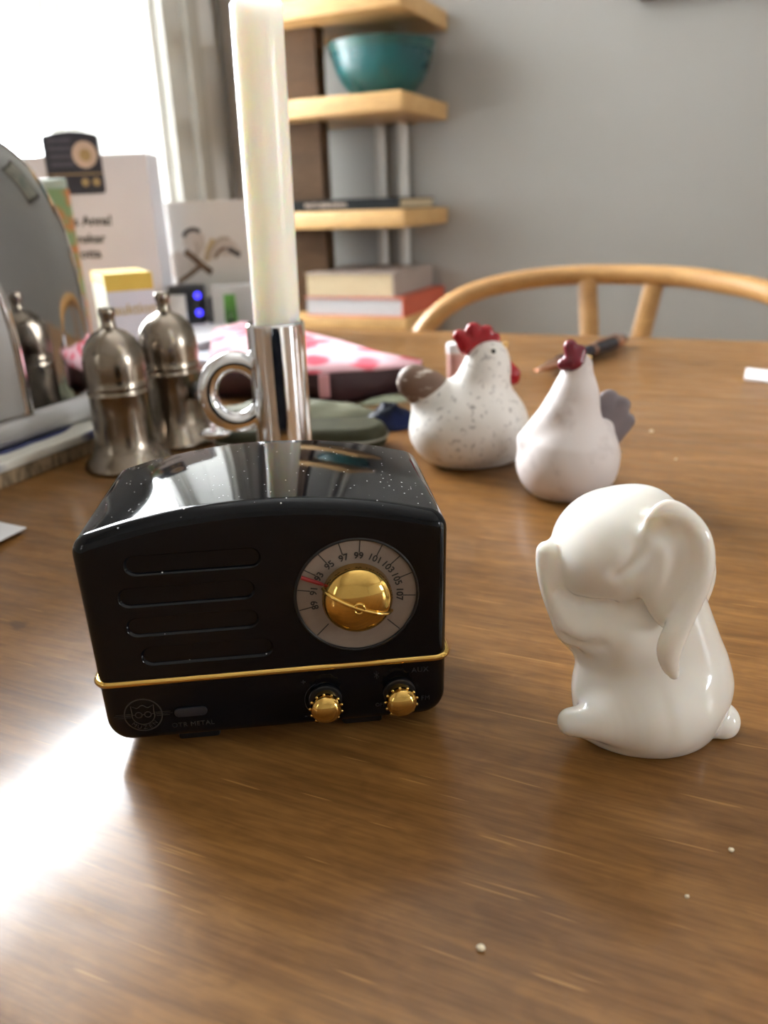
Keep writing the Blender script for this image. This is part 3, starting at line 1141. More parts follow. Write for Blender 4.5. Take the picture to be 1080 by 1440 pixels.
fl.add(fl.ell(bp(913, 972), (101 * S, 0.0165, 76 * S)))
fl.add(fl.ell(bp(908, 1010), (98 * S, 0.0105, 44 * S)), 0.006)
fl.add(fl.cone(bp(912, 940), bp(886, 838), 99 * S, 76 * S, 0.78), 0.006)
fl.add(fl.cone(bp(978, 955), bp(940, 850), 42 * S, 46 * S, 1.0), 0.005)
fl.add(fl.ell(bp(868, 763), (84 * S, 0.0146, 73 * S), 0.10), 0.0013)         # head
fl.add(fl.cone(bp(905, 735), bp(930, 770), 44 * S, 52 * S, 1.0), 0.005)
fl.add(fl.ell(bp(812, 800), (32 * S, 0.0082, 40 * S), -0.3), 0.0030)          # muzzle
fl.add(fl.cone(bp(846, 800), bp(812, 815), 44 * S, 24 * S, 1.5), 0.003)
fl.add(fl.ell(bp(818, 772), (32 * S, 0.0108, 44 * S), -0.35), 0.003)
for s in (-1, 1):                                        # arms, thighs and feet on both sides
    fl.add(fl.cone(bp(866, 885, s * 5.5), bp(806, 880, s * 5), 36 * S, 24 * S), 0.006)
    chain([(806, 880, s * 5, 23), (790, 856, s * 4.2, 19.5), (777, 825, s * 3.2, 17), (770, 795, s * 2.6, 15.5), (769.5, 776, s * 2.4, 15)], 1.0, 0.0016)
    chain([(804, 1015, s * 8, 20), (834, 1014, s * 9.5, 25), (868, 1008, s * 9, 38), (915, 995, s * 7, 58)], 1.0, 0.003)
fl.add(fl.cone(bp(812, 1022, -5), bp(880, 1030, -7), 13 * S, 22 * S), 0.003)
fl.add(fl.cone(bp(1002, 1010, -2), bp(1011, 1013, -2), 28 * S, 29 * S), 0.0012)    # tail
chain([(935, 738, 7.5, 20), (972, 765, 9.5, 20), (988, 804, 10.5, 19), (974, 850, 11.5, 18), (952, 890, 12.0, 13)], 0.9, 0.0020)
fl.add(fl.ell(bp(945, 798, -12.6), (44 * S, 0.0034, 92 * S), 0.18), 0.0014)  # ear blade
chain([(912, 728, -8.5, 9), (936, 719, -11, 11), (962, 728, -13.5, 13), (982, 752, -14.8, 14), (989.5, 785, -15.4, 14), (982, 822, -15.8, 14.5),
       (966, 856, -16.2, 15), (951, 887, -16.6, 16), (941, 913, -16.8, 15.5), (942, 935, -16.6, 11.5), (948, 949, -16.2, 7)], 0.85, 0.0009, 5)
def near(px, py):
    """Depth (mm) of the surface facing the room at the sight line through (px, py)."""
    dy = -12.0
    for _ in range(4):
        x, _y, z = bp(px, py, dy)
        i = int(round((x - fl.lo[0]) / fl.h))
        k = int(round((z - fl.lo[2]) / fl.h))
        col = np.nonzero(fl.F[min(max(i, 0), fl.F.shape[0] - 1), :, min(max(k, 0), fl.F.shape[2] - 1)] < 0)[0]
        if not len(col):
            return dy
        dy = (fl.lo[1] + fl.h * col[0]) / MM
    return dy


def crease(path, r, k):
    q = spline(path, 4)
    p = [bp(v[0], v[1], near(v[0], v[1])) for v in q]
    d = None
    for a, b in zip(p[:-1], p[1:]):
        c = fl.cone(a, b, r * S, r * S)
        d = c if d is None else np.minimum(d, c)
    fl.cut(d, k)


crease([(786, 830), (803, 841), (830, 848), (860, 848)], 3.0, 0.0022)          # under the chin
crease([(792, 896), (816, 908), (845, 908)], 2.0, 0.0030)                       # under the arm
crease([(909, 748), (906, 770), (892, 792), (868, 808)], 2.0, 0.0030)           # edge of the face
crease([(818, 990), (836, 984), (852, 972)], 1.5, 0.0022)                       # between foot and belly
d = None
for a_, b_ in zip(*(lambda q: (q[:-1], q[1:]))(spline([(932, 748, -15.6), (955, 768, -17.4), (960, 800, -18.0), (950, 835, -18.2), (936, 868, -18.4)], 4))):
    c = fl.cone(bp(*a_), bp(*b_), 17 * S, 15 * S, 0.9)
    d = c if d is None else np.minimum(d, c)
fl.cut(d, 0.0016)
fl.cut(fl.cone(bp(926, 775, -16.2), bp(921, 885, -17.2), 3.0 * S, 3.5 * S), 0.0016)  # crease between neck and ear
fl.F = np.maximum(fl.F, -fl.Z)
obj('rabbit_body', fl.mesh('rabbit_body'), MT['porcelain'], rabbit)

# ================================================================== THE TWO HENS
H1 = Vector((0.0410, 0.3740, 0))
hen = thing('hen_figurine', 'speckled white ceramic hen with bright red comb and brown tail, behind the radio', 'figurine', up(H1), 0, 'ceramic hens')


def h1(px, py, dy=0.0):
    p = at_y(px, py, H1.y + dy * MM) - H1
    return (p.x, dy * MM, p.z)


S1 = 0.000344
fl = Field((-0.036, -0.030, -0.001), (0.036, 0.030, 0.074), 0.0007)
fl.add(fl.ell(h1(656, 604), (81 * S1, 0.0235, 58 * S1)))
fl.add(fl.cone(h1(668, 580), h1(684, 520), 58 * S1, 31 * S1, 0.85), 0.009)
fl.add(fl.cone(h1(684, 520), h1(687, 502), 30 * S1, 25 * S1, 0.85), 0.005)
fl.add(fl.cone(h1(622, 578), h1(598, 550), 40 * S1, 26 * S1, 0.75), 0.006)
fl.add(fl.cone(h1(700, 590), h1(706, 612), 36 * S1, 36 * S1, 1.1), 0.008)
fl.F = np.maximum(fl.F, -(fl.Z - 0.0003))
obj('hen_body', fl.mesh('hen_body'), MT['hen'], hen)
fl = Field((-0.046, -0.022, 0.01), (-0.002, 0.022, 0.062), 0.0007)
fl.add(fl.cone(h1(585, 539), h1(601, 553), 21 * S1, 27 * S1, 0.78))
fl.add(fl.cone(h1(581, 536), h1(606, 543), 17 * S1, 17 * S1, 0.72), 0.006)
obj('tail', fl.mesh('tail'), MT['hentail'], hen, label='brown tail with worn white streaks')
fl = Field((-0.02, -0.012, 0.045), (0.03, 0.012, 0.080), 0.0005)
for a, r in (((646, 473), 9.5), ((666, 465), 11.5), ((684, 467), 10), ((696, 475), 7)):
    fl.add(fl.cone(h1(*a), h1(a[0] * 0.65 + 672 * 0.35, a[1] * .4 + 484 * .6), r * S1, 12 * S1, 0.75), 0.0010)
fl.add(fl.cone(h1(657, 487), h1(694, 480), 12 * S1, 7 * S1, 0.75), 0.002)
obj('comb', fl.mesh('comb'), MT['comb'], hen, label='bright red three-lobed comb')
fl = Field((0.0, -0.010, 0.03), (0.04, 0.010, 0.066), 0.0005)
fl.add(fl.cone(h1(709, 512), h1(720, 527), 10 * S1, 10.5 * S1, 0.8))
fl.add(fl.cone(h1(720, 527), h1(723, 534), 10.5 * S1, 6.5 * S1, 0.8), 0.002)
obj('wattle', fl.mesh('wattle'), MT['comb'], hen, label='red wattle')
fl = Field((0.0, -0.010, 0.05), (0.04, 0.010, 0.076), 0.0004)
fl.add(fl.cone(h1(703, 494), h1(711, 484), 8.5 * S1, 4.0 * S1))
obj('beak', fl.mesh('beak'), MT['beak'], hen, label='yellow beak')


def ball(name, c, r, m, parent):
    bm = bmesh.new()
    bmesh.ops.create_uvsphere(bm, u_segments=12, v_segments=8, radius=r, matrix=Matrix.Translation(c))
    return obj(name, bm_mesh(name, bm, 60), m, parent)


c = h1(694, 494, -7.0)
ball('eye', c, 0.0011, MT['eye'], hen)

H2 = Vector((0.0755, 0.3260, 0))
hen2 = thing('hen_figurine', 'chalky white ceramic hen with crimson comb and grey tail, behind the rabbit', 'figurine', up(H2), 0, 'ceramic hens')


def h2(px, py, dy=0.0):
    p = at_y(px, py, H2.y + dy * MM) - H2
    return (p.x, dy * MM, p.z)


S2 = 0.000305
fl = Field((-0.030, -0.030, -0.001), (0.034, 0.032, 0.076), 0.00065)
fl.add(fl.ell(h2(797, 652), (71 * S2, 0.0210, 58 * S2)))
fl.add(fl.cone(h2(800, 618), h2(808, 560), 55 * S2, 29 * S2, 0.95), 0.010)
fl.add(fl.cone(h2(808, 560), h2(813, 516), 29 * S2, 19.5 * S2, 0.95), 0.006)
fl.add(fl.cone(h2(785, 580, -1), h2(740, 618, 1), 22 * S2, 11 * S2, 1.2), 0.005)
fl.add(fl.cone(h2(836, 632, 4), h2(850, 600, 9), 30 * S2, 14 * S2, 0.9), 0.006)
fl.F = np.maximum(fl.F, -(fl.Z - 0.0003))
obj('hen_body', fl.mesh('hen_body'), MT['hen2'], hen2)
fl = Field((0.0, -0.01, 0.005), (0.044, 0.026, 0.066), 0.00055)
for a, r in (((856, 562), 15), ((873, 571), 14.5), ((882, 592), 12)):
    fl.add(fl.cone(h2(850, 628, 8), h2(a[0], a[1], 9), 15 * S2, r * S2, 0.42), 0.0006)
obj('tail', fl.mesh('tail'), MT['hengrey'], hen2, label='fanned grey tail')
fl = Field((-0.012, -0.014, 0.046), (0.022, 0.012, 0.082), 0.0005)
for a, b, r in (((802, 487), (806, 512), 9.5), ((793, 512), (806, 508), 9), ((815, 494), (812, 508), 9)):
    fl.add(fl.cone(h2(a[0], a[1], -2), h2(b[0], b[1], -3.5), r * S2, 9.5 * S2, 0.9), 0.0012)
obj('comb', fl.mesh('comb'), MT['comb2'], hen2, label='dark crimson comb')
fl = Field((0.0, -0.010, 0.05), (0.03, 0.014, 0.078), 0.0004)
fl.add(fl.cone(h2(822, 506, 3), h2(831, 502, 7), 8 * S2, 2.5 * S2))
obj('beak', fl.mesh('beak'), MT['beak'], hen2, label='yellow-orange beak')
ball('eye', h2(825, 520, -4.2), 0.0009, MT['eye'], hen2)

# ================================================================== CANDLE AND HOLDER
CX, CY = -0.0420, 0.3310
holder = thing('candle_holder', 'polished chrome candle holder with ring handle behind the radio', 'candle holder', (CX, CY, T))
ro, ri, hh = 0.0120, 0.0098, 0.0770
me = lathe('holder_cup', [(0, 0.0), (0.024, 0.0), (0.0245, 0.0012), (0.0225, 0.0024), (0.014, 0.0036), (ro, 0.0055), (ro, hh - 0.0008), (ro - 0.0006, hh),
                          (ri + 0.0004, hh), (ri, hh - 0.0006), (ri, 0.012), (0, 0.012)], 72, 'z', 35)
obj('holder_cup', me, MT['chrome'], holder)
ring = []
for t in np.linspace(0, 2 * PI, 65)[:-1]:
    ring.append((-0.0185 + 0.0118 * math.cos(t), 0, 0.0490 + 0.0128 * math.sin(t)))
obj('ring_handle', tube('ring_handle', ring, 0.0043, 16, True), MT['chrome'], holder, rot=(0, 0, math.radians(8)), label='chrome ring handle')
candle = thing('candle', 'thick white dinner candle standing in the chrome holder', 'candle', (CX, CY, T + 0.0122))
R0 = 0.00945
HT = 0.1900 - 0.0122
vs, fs = [], []
NZ, NA = 20, 48
for j in range(NZ + 1):
    z = HT * j / NZ
    for k in range(NA):
        a = 2 * PI * k / NA
        r = R0
        zz = z
        if j == NZ:
            r = R0 * 0.93
            zz += 0.0006 * math.sin(3 * a + 1) + 0.0004 * math.sin(7 * a)
        if j == NZ - 1:
            zz = HT - 0.0012
        vs.append((r * math.cos(a) + 0.0024 * zz / HT, r * math.sin(a), zz))
for j in range(NZ):
    for k in range(NA):
        l = (k + 1) % NA
        fs.append((j * NA + k, j * NA + l, (j + 1) * NA + l, (j + 1) * NA + k))
fs.append(tuple(range(NA - 1, -1, -1)))
b = len(vs)
for k in range(NA):
    a = 2 * PI * k / NA
    vs.append((R0 * 0.7 * math.cos(a) + 0.0024, R0 * 0.7 * math.sin(a), HT - 0.0018))
for k in range(NA):
    l = (k + 1) % NA
    fs.append((NZ * NA + k, NZ * NA + l, b + l, b + k))
fs.append(tuple(range(b, b + NA)))
obj('wax_stick', mesh('wax_stick', vs, fs, 45), MT['wax'], candle)
obj('wick', tube('wick', [(0.0024, 0, HT - 0.002), (0.0024, 0, HT + 0.004), (0.0032, 0, HT + 0.009)], 0.0007, 8), MT['ink'], candle)

# ================================================================== SHAKERS
prof = [(0, 0), (21.4, 0), (22.0, 1.0), (21.6, 2.4), (20.2, 4.4), (18.0, 7.0), (16.2, 10), (15.2, 14), (14.8, 20), (14.6, 28), (14.6, 37.0), (15.0, 37.6),
        (15.1, 38.6), (14.6, 39.2), (14.6, 40.4), (15.1, 41.0), (15.1, 42.0), (14.8, 42.6), (15.0, 46), (15.1, 51), (14.8, 55.5), (13.6, 60.2), (11.2, 64.2), (7.8, 67.2),
        (4.6, 68.7), (3.6, 69.4), (3.7, 70.2), (3.3, 71.0), (3.4, 74.0), (3.7, 75.0), (4.0, 76.0), (3.9, 78.0), (3.2, 79.0), (0, 79.2)]


def shaker(label, x, y, k=1.0):
    t = thing('salt_shaker', label, 'shaker', (x, y, T), 0.3, 'silver shakers')
    obj('shaker_body', lathe('shaker_body', [(r * MM * k, z * MM * k) for r, z in prof[:15]], 64, 'z', 50), MT['silver'], t)
    obj('shaker_lid', lathe('shaker_lid', [(r * MM * k, z * MM * k) for r, z in prof[14:]], 64, 'z', 50), MT['silver'], t)
    bm = bmesh.new()
    for i in range(7):
        a = 2 * PI * i / 7
        mt = Matrix.Translation((8.6 * k * MM * math.cos(a), 8.6 * k * MM * math.sin(a), 65.6 * k * MM))
        bmesh.ops.create_uvsphere(bm, u_segments=8, v_segments=6, radius=0.0007, matrix=mt)
    obj('shaker_hole', bm_mesh('shaker_hole', bm, 60), MT['ink'], t)


shaker('nearer bell-shaped tarnished silver shaker, left behind the radio', -0.1300, 0.3900)
shaker('farther bell-shaped tarnished silver shaker, between the other shaker and the candle holder', -0.1135, 0.4320, 1.03)

# ================================================================== TILE AND TOASTER (aligned with the room)
tile = thing('trivet_tile', 'cream and blue painted tile with cork edge under the toaster', 'trivet', up(W(-0.43, 0.275, 0)), YAW)
obj('cork_base', box('cork_base', -0.12, 0.119, -0.13, 0.13, 0, 0.0075, 0.0006), MT['cork'], tile, label='rough brown cork edge')
obj('tile_top', box('tile_top', -0.12, 0.12, -0.131, 0.131, 0.0075, 0.0125, 0.0012), MT['tile'], tile, label='cream glazed top with blue brushwork')

ts = thing('toaster', 'rounded chrome toaster with white plastic base at the left edge', 'toaster', up(W(-0.335, 0.262, 0.0126)), YAW)


def super_slab(name, prof_fn, a0, a1, end_r, bulge):
    """Arch cross-section in (b, z), run along a and rounded in at the ends."""
    vs, fs = [], []
    rings = []
    for t in np.linspace(0, PI / 2, 12):
        rings.append((a1 - bulge * (1 - math.cos(t)), end_r * (1 - math.sin(t))))
    rings.append((a0, 0))
    for x, k in rings:
        for (b, z) in prof_fn(k):
            vs.append((x, b, z))
    m = len(prof_fn(0))
    for i in range(len(rings) - 1):
        for j in range(m - 1):
            fs.append((i * m + j, i * m + j + 1, (i + 1) * m + j + 1, (i + 1) * m + j))
        fs.append((i * m + m - 1, i * m, (i + 1) * m, (i + 1) * m + m - 1))
    fs.append(tuple(range(m - 1, -1, -1)))
    fs.append(tuple(range((len(rings) - 1) * m, len(rings) * m)))
    bm = bmesh.new()
    q = [bm.verts.new(v) for v in vs]
    for f in fs:
        bm.faces.new([q[i] for i in f])
    return bm_mesh(name, bm, 40)


def arch_prof(w, h, z0, nexp=3.6, N=40):
    def fn(k):
        p = []
        for i in range(N + 1):
            t = PI * i / N
            c, s = math.cos(t), math.sin(t)
            b = (w - k) * (abs(c) ** (2 / nexp)) * (1 if c >= 0 else -1)
            z = z0 + (h - k) * (abs(s) ** (2 / nexp))
            p.append((b, z))
        return p
    return fn


obj('chrome_body', super_slab('chrome_body', arch_prof(0.104, 0.140, 0.013), -0.30, 0.004, 0.046, 0.024), MT['toaster'], ts)
obj('plastic_base', box('plastic_base', -0.30, 0.010, -0.110, 0.110, 0.0, 0.0135, 0.006, 4), MT['plastic'], ts, label='white plastic base')
# control panel of the end facing the room: white plate set into a chrome bezel
pn = []
for i in range(25):
    t = PI * i / 24
    c, s = math.cos(t), math.sin(t)
    pn.append((0.044 * (abs(c) ** (2 / 3.6)) * (1 if c >= 0 else -1), 0.086 * (abs(s) ** (2 / 3.6))))
bm = bmesh.new()
f = bm.faces.new([bm.verts.new((0, b, z)) for b, z in pn])
r = bmesh.ops.extrude_face_region(bm, geom=[f])
bmesh.ops.translate(bm, vec=(0.006, 0, 0), verts=[g for g in r['geom'] if isinstance(g, bmesh.types.BMVert)])
bmesh.ops.bevel(bm, geom=list(bm.edges), offset=0.0015, segments=2, affect='EDGES')
panel = obj('control_panel', bm_mesh('control_panel', bm, 40), MT['plastic'], ts, (0.0025, -0.016, 0.0136), label='white plastic control panel')
obj('panel_bezel', tube('panel_bezel', [(0.005, b * 1.04 - 0.016, z * 1.02 + 0.0136) for b, z in pn], 0.0040, 12), MT['chrome'], ts)
obj('lever', box('lever', 0.0088, 0.024, -0.046, -0.022, 0.070, 0.082, 0.003), MT['charger'], ts)
obj('browning_knob', lathe('browning_knob', [(0, 0), (0.010, 0), (0.009, 0.010), (0, 0.011)], 32, 'y', 40), MT['plastic'], ts, (0.0085, -0.034, 0.032), (0, 0, PI / 2))

for b in (-0.030, 0.020):
    obj('bread_slot', box('bread_slot', -0.27, -0.08, b - 0.012, b + 0.012, 0.1505, 0.1536, 0.001), MT['charger'], ts)

# ================================================================== THINGS ALONG THE FAR LEFT OF THE TABLE
# greeting card with a die-cut radio standing above its upper edge
GY = 0.850
g0 = at_y(205, 215, GY)
gx1, gz1 = g0.x, g0.z
card = thing('greeting_card', 'tall white greeting card with a radio picture and black text, behind the toaster', 'card', (gx1, GY, T))
CW = 0.165
obj('card_front', box('card_front', -CW, 0.0, -0.0007, 0.0, 0.0, gz1), MT['card'], card)
fold = obj('card_back', box('card_back', -0.0007, 0.0, 0.0002, 0.045, 0.0, gz1), MT['card'], card)
q0, q1 = at_y(57, 186, GY), at_y(150, 272, GY)
rx0, rx1, rz0, rz1 = q0.x - gx1, q1.x - gx1, q1.z, q0.z
rw, rh = rx1 - rx0, rz1 - rz0
pic = fillet([(0, 0), (rw, 0), (rw, rh * 0.93), (rw * 0.75, rh * 0.98), (rw * 0.5, rh), (rw * 0.25, rh * 0.98), (0, rh * 0.93)],
             [0.004, 0.004, 0.004, 0, 0, 0, 0.004], 5)
rp = obj('radio_picture', prism('radio_picture', [(p.x, p.y) for p in pic], 0, 0.0006), MT['print'], card, (rx0, -0.0008, rz0), (PI / 2, 0, 0), label='die-cut picture of a black radio')
for k in range(4):
    z = rh * (0.86 - 0.125 * k)
    obj('picture_slot', prism('picture_slot', [(p.x, p.y) for p in pill(rw * 0.30, z, rw * 0.21, rh * 0.035, 6)], 0.0006, 0.0008), MT['printl'], rp)
obj('picture_dial', prism('picture_dial', [(p.x, p.y) for p in circle(rw * 0.72, rh * 0.63, rh * 0.215, 32)], 0.0006, 0.0008), MT['printd'], rp)
obj('picture_knob', prism('picture_knob', [(p.x, p.y) for p in circle(rw * 0.73, rh * 0.62, rh * 0.10, 24)], 0.0009, 0.0012), MT['printg'], rp)
obj('picture_band', prism('picture_band', [(0.001, rh * .315), (rw - .001, rh * .315), (rw - .001, rh * .335), (0.001, rh * .335)], 0.0006, 0.0008), MT['printg'], rp)
for x in (0.66, 0.86):
    obj('picture_knob', prism('picture_knob', [(p.x, p.y) for p in circle(rw * x, rh * 0.19, rh * 0.065, 20)], 0.0006, 0.0009), MT['printg'], rp)
for s, px, py in (('Grattis Anna!', 157, 310), ('önskar', 124, 336), ('Jotta', 126, 357)):
    p = at_y(px, py, GY)
    me = text_mesh('card_text', s, 0.0128, 0.00008, bold=0.00035)
    xs = [v.co.x for v in me.vertices]
    dx = -max(xs) if s.startswith('G') else 0
    obj('card_text', me, MT['text'], card, (p.x - gx1 + dx, -0.0009, p.z), (PI / 2, 0, 0))

# card with a sepia drawing of a winged seed stalk
SY = 0.902
SYAW = math.radians(-20)
s0 = at_y(219, 285, SY)


def at_sk(px, py):                # sight line onto the plane of the sketch card -> (along, height)
    nrm = Vector((-math.sin(SYAW), math.cos(SYAW), 0))
    r = ray(px, py)
    p = r * (nrm.dot(Vector((s0.x, SY, 0))) / r.dot(nrm))
    return ((p.x - s0.x) * math.cos(SYAW) + (p.y - SY) * math.sin(SYAW), p.z + EYE)


s1 = at_sk(346, 285)
sk = thing('picture_card', 'pale card with a brown sketch of stems and wings, left of the candle', 'card', (s0.x, SY, T), SYAW)
SW, SH = s1[0] + 0.025, s0.z
obj('card_sheet', box('card_sheet', 0, SW, 0, 0.0015, 0, SH), MT['cardw'], sk)
obj('card_prop', box('card_prop', 0.02, SW - 0.02, 0.0, 0.001, 0, SH * 0.8), MT['cardw'], sk, (0, 0.0205, 0), (math.radians(10), 0, 0))


def sk_pts(pts):
    return [at_sk(180 + x / 6.0, 260 + y / 6.0) for x, y in pts]


def stroke(name, pts, w, m):
    P = [Vector(p) for p in sk_pts(pts)]
    Q = []
    for i in range(len(P) - 1):                     # Catmull-Rom
        p0, p1, p2, p3 = P[max(i - 1, 0)], P[i], P[i + 1], P[min(i + 2, len(P) - 1)]
        for k in range(6):
            t = k / 6
            Q.append(0.5 * ((2 * p1) + (p2 - p0) * t + (2 * p0 - 5 * p1 + 4 * p2 - p3) * t * t + (3 * p1 - p0 - 3 * p2 + p3) * t ** 3))
    Q.append(P[-1])
    bm = bmesh.new()
    flat_line(bm, [(q.x, q.y) for q in Q], w)
    obj(name, bm_mesh(name, bm), MT[m], sk, (0, -0.0002 - 0.00003 * len(sk.children), 0), (PI / 2, 0, 0))


def patch(name, pts, m):
    P = sk_pts(pts)
    bm = bmesh.new()
    bm.faces.new([bm.verts.new((x, z, 0)) for x, z in P])
    obj(name, bm_mesh(name, bm), MT[m], sk, (0, -0.0002 - 0.00003 * len(sk.children), 0), (PI / 2, 0, 0))


wingm = mat('wing_wash', (0.58, 0.53, 0.47), (0.52, 0.46, 0.40), 40, 0.6)
MT['wing'] = wingm
patch('wing_wash', [(340, 600), (420, 560), (520, 590), (600, 680), (520, 760), (400, 790), (330, 740)], 'wing')
patch('wing_wash', [(470, 420), (560, 370), (640, 420), (650, 520), (600, 610), (520, 560), (470, 500)], 'wing')
patch('wing_wash', [(690, 480), (800, 430), (900, 480), (960, 560), (900, 600), (780, 600), (690, 640)], 'wing')
stroke('sketch_stroke', [(480, 560), (560, 620), (640, 690), (710, 740)], 0.0075, 'brown')
stroke('sketch_stroke', [(430, 820), (520, 760), (610, 690)], 0.005, 'brown')
stroke('sketch_stroke', [(725, 460), (700, 510), (680, 560), (660, 640)], 0.0065, 'tan')
stroke('sketch_stroke', [(470, 440), (490, 400), (550, 375), (610, 395)], 0.0045, 'dark')
stroke('sketch_stroke', [(350, 590), (330, 640), (335, 700), (345, 750)], 0.0055, 'dark')
stroke('sketch_stroke', [(845, 540), (880, 555), (920, 580), (950, 590)], 0.0055, 'dark')
stroke('sketch_stroke', [(740, 620), (770, 560), (830, 530)], 0.003, 'brown')
stroke('sketch_stroke', [(570, 480), (590, 540), (570, 600)], 0.0025, 'sepia')
stroke('sketch_stroke', [(650, 640), (760, 470), (860, 450)], 0.0025, 'sepia')

# yellow-lidded carton
YB = Vector((-0.1975, 0.600, 0))
yb = thing('medicine_box', 'white and cream carton with yellow top, between toaster and shakers', 'box', up(YB), math.radians(28))
BW, BD, BH = 0.034, 0.055, 0.0800
obj('carton_front', box('carton_front', 0, BW, -0.0006, 0, 0, BH - 0.0125), MT['cartonw'], yb, label='white printed face')
obj('carton_side', box('carton_side', -0.0006, 0, 0, BD, 0, BH - 0.0085), MT['cream'], yb, label='cream side')
obj('carton_body', box('carton_body', 0, BW, 0, BD, 0, BH - 0.0086), MT['cartonw'], yb)
obj('yellow_band', box('yellow_band', -0.0008, BW + 0.0002, -0.0009, 0.0, BH - 0.0125, BH - 0.0005), MT['yellow'], yb)
obj('yellow_lid', box('yellow_lid', -0.0008, BW + 0.0002, 0.0001, BD + 0.0002, BH - 0.0085, BH), MT['yellow'], yb, label='yellow lid')
obj('carton_text', text_mesh('carton_text', 'auktion', 0.0105, 0.0001, bold=0.00025), MT['tan'], yb, (BW * 0.55, -0.0009, BH - 0.026), (PI / 2, 0, 0))
for k in range(4):
    obj('printed_line', box('printed_line', -0.0009, -0.0006, 0.012, BD - 0.012 - 0.004 * (k % 2), BH - 0.024 - 0.010 * k, BH - 0.0225 - 0.010 * k), MT['leaf'], yb)

# green and orange packet
pk0 = at_y(97, 250, 0.72)
pk = thing('tea_packet', 'slim green and orange patterned packet between toaster and greeting card', 'packet', (pk0.x - 0.0035, 0.72, T))
obj('packet_body', box('packet_body', -0.042, 0, 0, 0.007, 0, pk0.z - 0.008, 0.0015), MT['packet'], pk)
obj('packet_rim', box('packet_rim', -0.041, -0.001, 0.001, 0.006, pk0.z - 0.0079, pk0.z, 0.001), MT['packetc'], pk)

# black device with blue lights
rt0, rt1 = at_y(236, 402, 0.845), at_y(288, 448, 0.845)
rt = thing('router', 'black device with two blue lights in front of the sketch card', 'router', (rt0.x, 0.838, T))
rtw = rt1.x - rt0.x
obj('router_case', box('router_case', 0, rtw, 0.0, 0.026, 0, rt0.z, 0.003, 3), MT['router'], rt)
for zz in (0.80, 0.46):
    obj('indicator_light', lathe('indicator_light', [(0, 0), (0.0036, 0), (0.003, 0.0010), (0, 0.0012)], 16, 'y'), MT['led'], rt,
        (rtw * 0.90, 0.0001, rt0.z * zz), label='blue indicator light')
nb0, nb1 = at_y(233, 416, 0.815), at_y(264, 455, 0.815)
nb = obj('note_card', box('note_card', 0, nb1.x - nb0.x, 0, 0.004, 0, nb0.z, 0.0004), MT['boxw'], None, (nb0.x, 0.815, T))
tag(nb, 'small upright white note card leaning before the black device with blue lights', 'card')
ch0 = at_y(286, 416, 0.842)
ch = thing('charger_plug', 'dark grey charger plug right of the black device with blue lights', 'charger', (ch0.x + 0.003, 0.8405, T))
obj('plug_body', box('plug_body', 0, 0.020, 0, 0.020, 0, ch0.z - 0.001, 0.003), MT['charger'], ch)
obj('plug_cable', tube('plug_cable', [(0.018, 0.01, 0.012), (0.030, 0.008, 0.008), (0.034, 0.002, 0.003), (0.028, -0.004, 0.002)], 0.0018, 8), MT['charger'], ch)
wb0, wb1 = at_y(288, 402, 0.832), at_y(350, 418, 0.832)
wb = obj('white_box', box('white_box', 0, wb1.x - wb0.x + 0.012, 0, 0.014, 0, wb0.z, 0.001), MT['boxw'], None, (wb0.x + 0.006, 0.828, T))
tag(wb, 'low white cardboard box before the sketch card, partly behind the candle', 'box')
gp0 = at_y(322, 414, 0.815)
gp = thing('clothes_peg', 'bright green plastic clip standing before the low white box', 'clip', (gp0.x, 0.815, T))
for s in (-1, 1):
    obj('peg_arm', tube('peg_arm', [(0.001 * s, 0, 0.0005), (0.0035 * s, 0, 0.018), (0.0022 * s, 0, gp0.z)], [0.0022, 0.003, 0.0035], 8, sharp=60), MT['green'], gp)
obj('peg_spring', tube('peg_spring', [(-0.005, 0, 0.017), (0.005, 0, 0.017)], 0.003, 10), MT['charger'], gp)


# papers
def sheet(name, pix, z, th, m, curl=0.0, label='', cat='paper', n=8):
    P = [at_z(x, y, z) for x, y in pix]
    c = sum(P, Vector((0, 0, 0))) / 4
    vs, fs = [], []
    for i in range(n + 1):
        for j in range(n + 1):
            u, v = i / n, j / n
            p = (P[0] * (1 - u) + P[1] * u) * (1 - v) + (P[3] * (1 - u) + P[2] * u) * v
            vs.append(Vector((p.x - c.x, p.y - c.y, curl * (u * u) * (1 - v * 0.4) + 0.0002)))
    k = len(vs)
    vs += [Vector((v.x, v.y, v.z + th)) for v in vs]
    N = n + 1
    for i in range(n):
        for j in range(n):
            q = (i * N + j, (i + 1) * N + j, (i + 1) * N + j + 1, i * N + j + 1)
            fs.append(q)
            fs.append(tuple(k + t for t in q[::-1]))
    rim = [i * N for i in range(N)] + [n * N + j for j in range(1, N)] + [i * N + n for i in range(n - 1, -1, -1)] + [j for j in range(n - 1, 0, -1)]
    for a, b in zip(rim, rim[1:] + rim[:1]):
        fs.append((a, k + a, k + b, b))
    bm = bmesh.new()
    q = [bm.verts.new(v) for v in vs]
    for f in fs:
        bm.faces.new([q[i] for i in f])
    o = obj(name, bm_mesh(name, bm, 40), MT[m], None, (c.x, c.y, T + z))
    return tag(o, label, cat)


